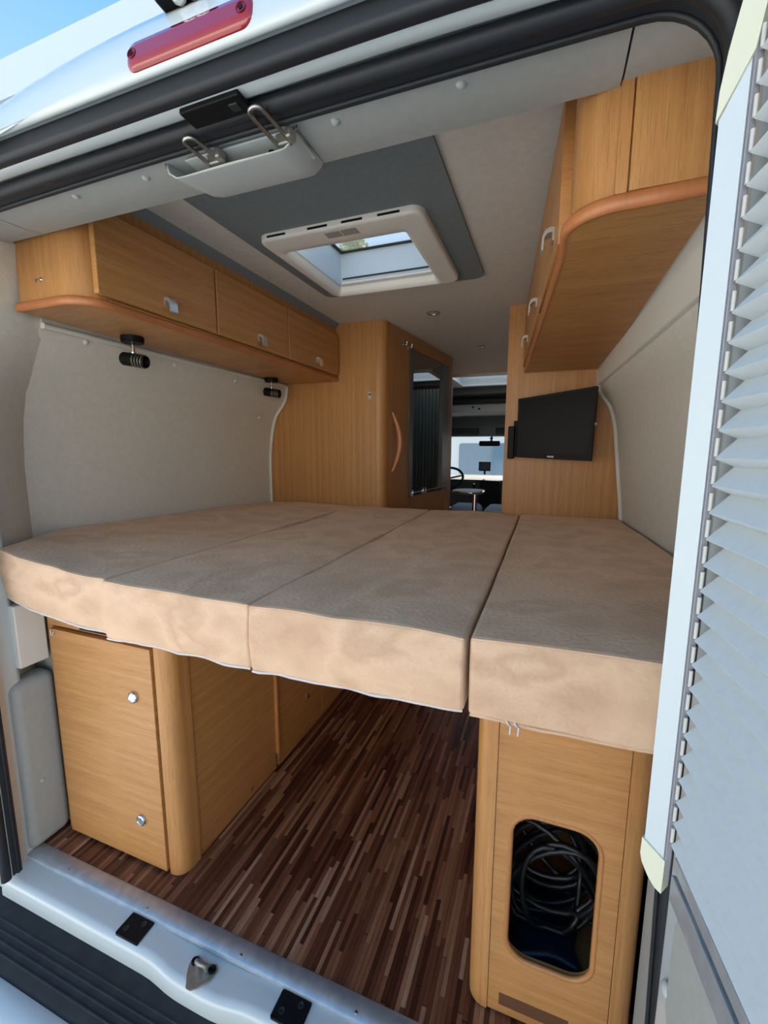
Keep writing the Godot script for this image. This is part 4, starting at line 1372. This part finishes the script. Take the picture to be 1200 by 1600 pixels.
# ---------------------------------------------------------------- open right door with its pleated blind
func build_door():
	var d := Node3D.new()
	d.name = "door_1"
	add_child(d)
	d.position = Vector3(0.634, 0.0, 0.14)
	d.rotation.y = deg_to_rad(6.4)
	d.set_meta("kind", "structure")
	d.set_meta("label", "open right rear door of the van")
	off[d] = Vector3.ZERO
	var st := mb()
	rbox(st, Vector3(0.05, -0.25, -0.05), Vector3(0.10, 1.72, 1.0), 0.012, 2)
	part("door_shell", st, M.paint, d)
	st = mb()
	prism(st, [Vector2(0.03, -0.2), Vector2(0.95, -0.2), Vector2(0.95, 0.69), Vector2(0.02, 0.69), Vector2(-0.005, 0.62), Vector2(-0.005, 0.50), Vector2(0.02, 0.45)], Vector3(0.05, 0, 0), Vector3(0, 0, 1), Vector3(0, 1, 0), Vector3(-0.006, 0, 0))
	part("trim_card", st, M.grey_plastic, d)
	st = mb()
	dome(st, Vector3(0.047, 0.515, -0.012), Vector3(-1, 0, 0), 0.010, 0.006, 12)
	part("clip_button", st, M.grey_plastic_light, d)
	var b := Node3D.new()
	b.name = numbered("pleated_blind")
	add_child(b)
	b.position = d.position
	b.rotation = d.rotation
	tag(b, "white pleated blind in a frame on the open right door", "blind")
	off[b] = Vector3.ZERO
	# upright rail: a slim profile whose broad face is splayed towards the room
	st = mb()
	var fdir := Vector3(0.740, 0, 0.672)
	var fin := Vector3(0.672, 0, -0.740)
	prism(st, [Vector2(0.0, 0.735), Vector2(0.0215, 0.724), Vector2(0.0215, 1.545), Vector2(0.0, 1.506)], Vector3.ZERO, fdir, Vector3.UP, fin * 0.014)
	part("rail", st, M.white_gloss, b)
	st = mb()
	rbox(st, Vector3(0.0175, 0.70, 0.009), Vector3(0.024, 1.56, 0.0155), 0.001)
	part("guide", st, mat(rgb(150, 149, 156), 0.5), b)
	for k in 2:
		st = mb()
		var outline: Array
		if k == 0: outline = [Vector2(-0.002, 0.737), Vector2(-0.0025, 0.715), Vector2(0.0, 0.705), Vector2(0.008, 0.692), Vector2(0.016, 0.684), Vector2(0.0235, 0.682), Vector2(0.024, 0.726)]
		else: outline = [Vector2(-0.002, 1.504), Vector2(-0.001, 1.53), Vector2(0.003, 1.56), Vector2(0.009, 1.59), Vector2(0.016, 1.62), Vector2(0.03, 1.65), Vector2(0.06, 1.67), Vector2(0.06, 1.64), Vector2(0.040, 1.615), Vector2(0.030, 1.59), Vector2(0.024, 1.549)]
		prism(st, outline, -fin * 0.002, fdir, Vector3.UP, fin * 0.018)
		part("end_cap", st, M.old_cream, b, "yellowed plastic end cap")
	# bottom rail in two aluminium steps, top rail
	part("bottom_rail", box(Vector3(0.022, 0.684, 0.022), Vector3(0.044, 0.716, 0.95), 0.002), M.aluminium, b)
	part("bottom_rail", box(Vector3(0.024, 0.722, 0.020), Vector3(0.044, 0.738, 0.95), 0.002), M.aluminium, b)
	part("top_rail", box(Vector3(0.024, 1.57, 0.03), Vector3(0.046, 1.62, 0.95), 0.003), M.aluminium, b)
	# pleats: each a folded strip, ridge towards the room
	var np := 30
	var y0 := 0.745
	var dy := (1.565 - y0) / np
	var shared := mb()
	var prof := [Vector2(0.036, 0.0), Vector2(0.0195, dy * 0.26), Vector2(0.0188, dy * 0.30), Vector2(0.0195, dy * 0.34), Vector2(0.036, dy), Vector2(0.0368, dy), Vector2(0.0206, dy * 0.33), Vector2(0.0368, 0.0)]
	prism(shared, prof, Vector3(0, 0, 0.022), Vector3(1, 0, 0), Vector3(0, 1, 0), Vector3(0, 0, 0.92))
	shared.set_material(M.blind)
	var pm := shared.commit()
	for k in np:
		var o := MeshInstance3D.new()
		o.name = "pleat"
		o.mesh = pm
		b.add_child(o, true)
		o.position = Vector3(0, y0 + dy * k, 0)
	for zc in [0.034]:
		for k in np:
			st = mb()
			tube(st, [Vector3(0.0205, y0 + dy * (k + 0.36), 0.0195), Vector3(0.0205, y0 + dy * (k + 1.02), 0.0195)], 0.0019, 6)
			part("cord", st, M.cord, b)

# ---------------------------------------------------------------- the cab far in front, and outdoors
func build_cab():
	var st := mb()
	# front end of the body: overhead shelf, windscreen surround
	struct("wall_cab_left", box(Vector3(-1.0, -0.05, -5.0), Vector3(-0.95, 1.9, -3.62)), M.grey_panel, "dark lined left side of the cab")
	struct("wall_cab_right", box(Vector3(0.90, -0.05, -5.0), Vector3(0.95, 1.9, -2.2)), M.grey_panel, "dark lined right side of the cab")
	struct("wall_cab_header", box(Vector3(-1.0, 1.34, -4.9), Vector3(0.95, 1.95, -4.75)), M.grey_panel, "dark lining above the windscreen")
	struct("ceiling_cab", box(Vector3(-1.0, 1.78, -4.95), Vector3(0.95, 1.88, -4.21)), M.grey_panel, "dark cab ceiling")
	struct("wall_front", box(Vector3(-1.0, -0.05, -5.25), Vector3(0.95, 0.80, -5.15)), M.paint, "white bulkhead below the windscreen")
	var sh := thing("overhead_shelf", "grey storage shelf above the windscreen", "shelf", Vector3(0, 1.57, -4.5))
	st = mb()
	prism(st, [Vector2(-4.38, 1.685), Vector2(-4.36, 1.66), Vector2(-4.36, 1.60), Vector2(-4.40, 1.575), Vector2(-4.74, 1.575), Vector2(-4.74, 1.60), Vector2(-4.40, 1.61), Vector2(-4.39, 1.685)], Vector3(-0.94, 0, 0), Vector3(0, 0, 1), Vector3(0, 1, 0), Vector3(1.83, 0, 0))
	part("tray", st, M.grey_plastic_light, sh)
	for q in [Vector2(-0.32, 1.655), Vector2(-0.25, 1.635)]:
		st = mb()
		lathe(st, Vector3(q.x, q.y, -4.362), Vector3(0, 0, 1), [Vector2(0.012, 0), Vector2(0.012, 0.004), Vector2(0.00001, 0.004)], 10)
		part("button", st, M.black_plastic, sh)
	for k in 2:
		st = mb()
		var x: float = [-0.50, 0.10][k]
		rbox(st, Vector3(x - 0.2, 1.36, -4.74), Vector3(x + 0.2, 1.44, -4.70), 0.012, 2)
		solid("sun_visor", st, M.dash, ["dark sun visor on the driver's side", "dark sun visor on the passenger's side"][k], "sun visor", "sun visors")
	# windscreen
	var ws := setting("window_1", "windscreen seen through the gangway")
	st = mb()
	prism(st, [Vector2(-4.84, 1.36), Vector2(-5.19, 0.78), Vector2(-5.195, 0.78), Vector2(-4.845, 1.36)], Vector3(-0.94, 0, 0), Vector3(0, 0, 1), Vector3(0, 1, 0), Vector3(1.83, 0, 0))
	part("pane", st, M.clear, ws)
	# dashboard
	var da := thing("dashboard", "dark dashboard below the windscreen", "dashboard", Vector3(0, 0.0, -4.8))
	st = mb()
	prism(st, [Vector2(-5.13, 0.0), Vector2(-4.62, 0.0), Vector2(-4.60, 0.45), Vector2(-4.54, 0.70), Vector2(-4.60, 0.82), Vector2(-4.72, 0.865), Vector2(-5.13, 0.79)], Vector3(-0.94, 0, 0), Vector3(0, 0, 1), Vector3(0, 1, 0), Vector3(1.83, 0, 0))
	part("body", st, M.dash, da)
	st = mb()
	prism(st, rrect(-0.24, 0.5, 0.0, 0.82, 0.03, 4), Vector3(0, 0, -4.56), Vector3(1, 0, 0), Vector3(0, 1, 0), Vector3(0, 0, 0.03))
	part("centre_console", st, M.black_plastic, da)
	st = mb()
	tube(st, [Vector3(-0.28, 0.62, -4.53), Vector3(-0.285, 0.70, -4.45), Vector3(-0.29, 0.76, -4.42)], 0.012, 8)
	dome(st, Vector3(-0.29, 0.76, -4.42), Vector3.UP, 0.022, 0.03, 10)
	part("gear_lever", st, M.black_plastic, da)
	# steering wheel
	var sw := thing("steering_wheel", "black steering wheel at the left edge of the gangway view", "steering wheel", Vector3(-0.60, 0.85, -4.35))
	st = mb()
	var path := []
	var ax := Vector3(0, 0.8, 0.6).normalized()
	var u := Vector3.RIGHT
	var v := ax.cross(u)
	for i in 28: path.append(Vector3(-0.60, 0.85, -4.35) + u * cos(TAU * i / 28) * 0.19 + v * sin(TAU * i / 28) * 0.19)
	tube(st, path, 0.014, 8, true)
	part("rim", st, M.black_plastic, sw)
	for a in [0.3, 2.84, 4.71]:
		st = mb()
		tube(st, [Vector3(-0.60, 0.84, -4.36), Vector3(-0.60, 0.85, -4.35) + u * cos(a) * 0.185 + v * sin(a) * 0.185], 0.012, 6)
		part("spoke", st, M.steel, sw)
	st = mb()
	tube(st, [Vector3(-0.60, 0.85, -4.35) , Vector3(-0.60, 0.79, -4.44)], 0.03, 8)
	part("column", st, M.dash, sw)
	# driver's seat
	var se := thing("driver_seat", "beige driver's seat at the edge of the gangway view", "seat", Vector3(-0.64, 0.0, -3.95))
	st = mb()
	rbox(st, Vector3(-0.84, 0.30, -4.2), Vector3(-0.48, 0.55, -3.75), 0.06, 4)
	part("seat_cushion", st, M.seat_cloth, se)
	st = mb()
	rbox(st, Vector3(-0.84, 0.5, -3.80), Vector3(-0.455, 1.12, -3.66), 0.06, 4)
	part("backrest", st, M.seat_cloth, se)
	st = mb()
	rbox(st, Vector3(-0.76, 1.12, -3.79), Vector3(-0.50, 1.32, -3.69), 0.04, 4)
	part("headrest", st, M.seat_cloth, se)
	st = mb()
	rbox(st, Vector3(-0.80, 0.0, -4.1), Vector3(-0.52, 0.30, -3.72), 0.02, 2)
	part("seat_base", st, M.dash, se)
	# table and stools
	var t := thing("dining_table", "small rounded table on one metal leg in front of the cab", "table", Vector3(-0.10, 0.0, -3.35))
	st = mb()
	prism(st, rrect(-0.30, -3.50, -0.045, -3.22, 0.09, 6), Vector3(0, 0.785, 0), Vector3(1, 0, 0), Vector3(0, 0, 1), Vector3(0, 0.028, 0))
	part("table_top", st, M.cream_plastic, t)
	st = mb()
	path = []
	for q in rrect(-0.303, -3.503, -0.042, -3.217, 0.092, 6): path.append(Vector3(q.x, 0.799, q.y))
	tube(st, path, 0.012, 6, true)
	part("edge_band", st, M.chrome, t)
	st = mb()
	tube(st, [Vector3(-0.115, 0.0, -3.36), Vector3(-0.115, 0.786, -3.36)], 0.022, 12)
	part("leg", st, M.chrome, t)
	for k in 2:
		var p: Vector3 = [Vector3(-0.27, 0, -3.80), Vector3(0.08, 0, -3.80)][k]
		var s := thing("passenger_seat", ["pale seat cushion left of the table leg", "pale seat cushion right of the table leg"][k], "seat", p, "seats behind the table")
		st = mb()
		rbox(st, p + Vector3(-0.15, 0.45, -0.2), p + Vector3(0.15, 0.62, 0.2), 0.06, 4)
		part("seat_cushion", st, mat(rgb(190, 196, 204), 0.7), s)
		st = mb()
		rbox(st, p + Vector3(-0.12, 0.0, -0.16), p + Vector3(0.12, 0.45, 0.16), 0.02, 2)
		part("seat_base", st, M.dash, s)
	# mirror and satnav
	var m := thing("rear_view_mirror", "small rear-view mirror hanging at the top of the windscreen", "mirror", Vector3(-0.17, 1.26, -4.78))
	st = mb()
	rbox(st, Vector3(-0.30, 1.222, -4.80), Vector3(-0.05, 1.285, -4.765), 0.015, 3)
	part("housing", st, M.black_plastic, m)
	st = mb()
	tube(st, [Vector3(-0.155, 1.28, -4.79), Vector3(-0.155, 1.335, -4.82)], 0.012, 8)
	dome(st, Vector3(-0.155, 1.31, -4.79), Vector3.UP, 0.022, 0.02, 10)
	part("stalk", st, M.black_plastic, m)
	var g := thing("satnav", "small black satnav screen standing on the dashboard", "screen", Vector3(-0.2, 0.90, -4.66))
	st = mb()
	rbox(st, Vector3(-0.275, 0.925, -4.665), Vector3(-0.135, 1.04, -4.64), 0.008, 2)
	part("casing", st, M.black_plastic, g)
	st = mb()
	rbox(st, Vector3(-0.265, 0.938, -4.6398), Vector3(-0.145, 1.03, -4.6390), 0.0003)
	part("screen", st, mat(rgb(58, 84, 96), 0.2), g)
	st = mb()
	tube(st, [Vector3(-0.205, 0.93, -4.655), Vector3(-0.205, 0.885, -4.68)], 0.012, 8)
	part("mount", st, M.black_plastic, g)

func build_outdoors():
	struct("ground", box(Vector3(-40, -0.85, -40), Vector3(40, -0.65, 40), 0.01), M.concrete, "pale concrete yard")
	# pale rendered hall across the yard behind the van, facing the sun
	var hall := thing("yard_hall", "pale rendered hall across the yard behind the van", "building", Vector3(0, -0.65, 9.5))
	part("wall", box(Vector3(-14, -0.65, 9.0), Vector3(14, 3.0, 10.0), 0.02), M.render, hall)
	part("roof_edge", box(Vector3(-14.2, 3.0, 8.8), Vector3(14.2, 3.25, 10.2), 0.02), M.frame_grey, hall)
	# white motorhome parked ahead
	var v := thing("parked_motorhome", "white motorhome with a blue rear window parked beyond the windscreen", "vehicle", Vector3(-1.2, -0.65, -10.0))
	var st := mb()
	rbox(st, Vector3(-2.2, -0.25, -13.0), Vector3(-0.02, 2.1, -9.0), 0.08, 3)
	part("body", st, M.paint, v)
	st = mb()
	prism(st, rrect(-1.35, 0.62, -0.24, 1.30, 0.06, 4), Vector3(0, 0, -9.005), Vector3(1, 0, 0), Vector3(0, 1, 0), Vector3(0, 0, 0.02))
	part("window", st, M.window_blue, v)
	for x in [-2.0, -0.3]:
		st = mb()
		lathe(st, Vector3(x, -0.33, -9.9), Vector3.RIGHT, [Vector2(0.00001, -0.1), Vector2(0.30, -0.1), Vector2(0.32, -0.06), Vector2(0.32, 0.06), Vector2(0.30, 0.1), Vector2(0.00001, 0.1)], 20)
		part("wheel", st, M.rubber, v)

func build_tree():
	# a tree ahead of the van on the left; its crown shows through the roof vent
	var t := thing("tree", "pale leafy tree crown showing through the roof vent pane", "tree", Vector3(-4.3, -0.65, -10.0))
	var st := mb()
	tube(st, [Vector3(-4.3, -0.65, -10.0), Vector3(-4.25, 2.0, -10.0), Vector3(-4.35, 4.4, -10.05), Vector3(-4.3, 6.0, -10.0)], 0.13, 8)
	for k in 6:
		var a := 1.05 * k
		tube(st, [Vector3(-4.3, 3.4 + 0.4 * k, -10.0), Vector3(-4.3 + cos(a) * 0.8, 4.2 + 0.35 * k, -10.0 + sin(a) * 0.8)], 0.045, 6)
	part("trunk", st, M.bark, t)
	rng.seed = 21
	st = mb()
	for i in 2600:
		var u := rng.randf() * TAU
		var h := rng.randf()
		var r: float = 1.25 * sqrt(rng.randf()) * sin(PI * clampf(0.12 + 0.86 * h, 0.0, 1.0))
		var p := Vector3(-4.3 + cos(u) * r, 3.2 + 3.25 * h, -10.0 + sin(u) * r)
		var e1 := Vector3(rng.randf() - 0.5, rng.randf() - 0.5, rng.randf() - 0.5).normalized() * 0.07
		var e2 := e1.cross(Vector3(rng.randf() - 0.5, rng.randf() - 0.5, rng.randf() - 0.5)).normalized() * 0.05
		quad(st, p - e1, p + e2, p + e1, p - e2, e1.cross(e2).normalized())
	var c := part("foliage", st, M.leaf, t)
	c.set_meta("kind", "stuff")

func _ready():
	# ---- camera
	var cam := Camera3D.new()
	cam.name = "camera"
	add_child(cam)
	cam.position = Vector3(0.5, 1.2, 0.68)
	cam.rotation_order = EULER_ORDER_YXZ
	cam.rotation_degrees = Vector3(-8.44, 20.54, 0.15)
	cam.fov = rad_to_deg(2.0 * atan(800.0 / 677.0))
	cam.near = 0.02
	cam.current = true
	# ---- sky, sun, exposure
	var sky_mat := ProceduralSkyMaterial.new()
	sky_mat.sky_top_color = Color(0.17, 0.54, 0.80)
	sky_mat.sky_horizon_color = Color(0.95, 0.95, 0.89)
	sky_mat.sky_curve = 0.30
	sky_mat.ground_bottom_color = Color(0.62, 0.61, 0.58)
	sky_mat.ground_horizon_color = Color(0.72, 0.72, 0.70)
	sky_mat.sky_energy_multiplier = 1.05
	var sky := Sky.new()
	sky.sky_material = sky_mat
	var env := Environment.new()
	env.background_mode = Environment.BG_SKY
	env.sky = sky
	env.tonemap_mode = Environment.TONE_MAPPER_LINEAR
	env.tonemap_exposure = 1.65
	env.sdfgi_enabled = true
	env.ssao_enabled = true
	env.ssil_enabled = true
	var we := WorldEnvironment.new()
	we.environment = env
	add_child(we)
	var sun := DirectionalLight3D.new()
	sun.name = "sun"
	add_child(sun)
	sun.rotation_degrees = Vector3(-43, 180, 0)
	sun.light_energy = 2.7
	sun.light_color = Color(1.0, 0.97, 0.92)
	sun.light_angular_distance = 0.5
	sun.shadow_enabled = true
	# ---- the place
	make_materials()
	build_shell()
	build_header()
	build_seals()
	build_sill()
	build_left_jamb()
	build_outdoors()
	build_tree()
	# ---- the things
	build_left_overhead()
	build_right_overhead()
	build_wardrobe()
	build_tv_panel()
	build_bed()
	build_left_lower()
	build_right_lower()
	build_door()
	build_body_things()
	build_ceiling_things()
	build_cab()
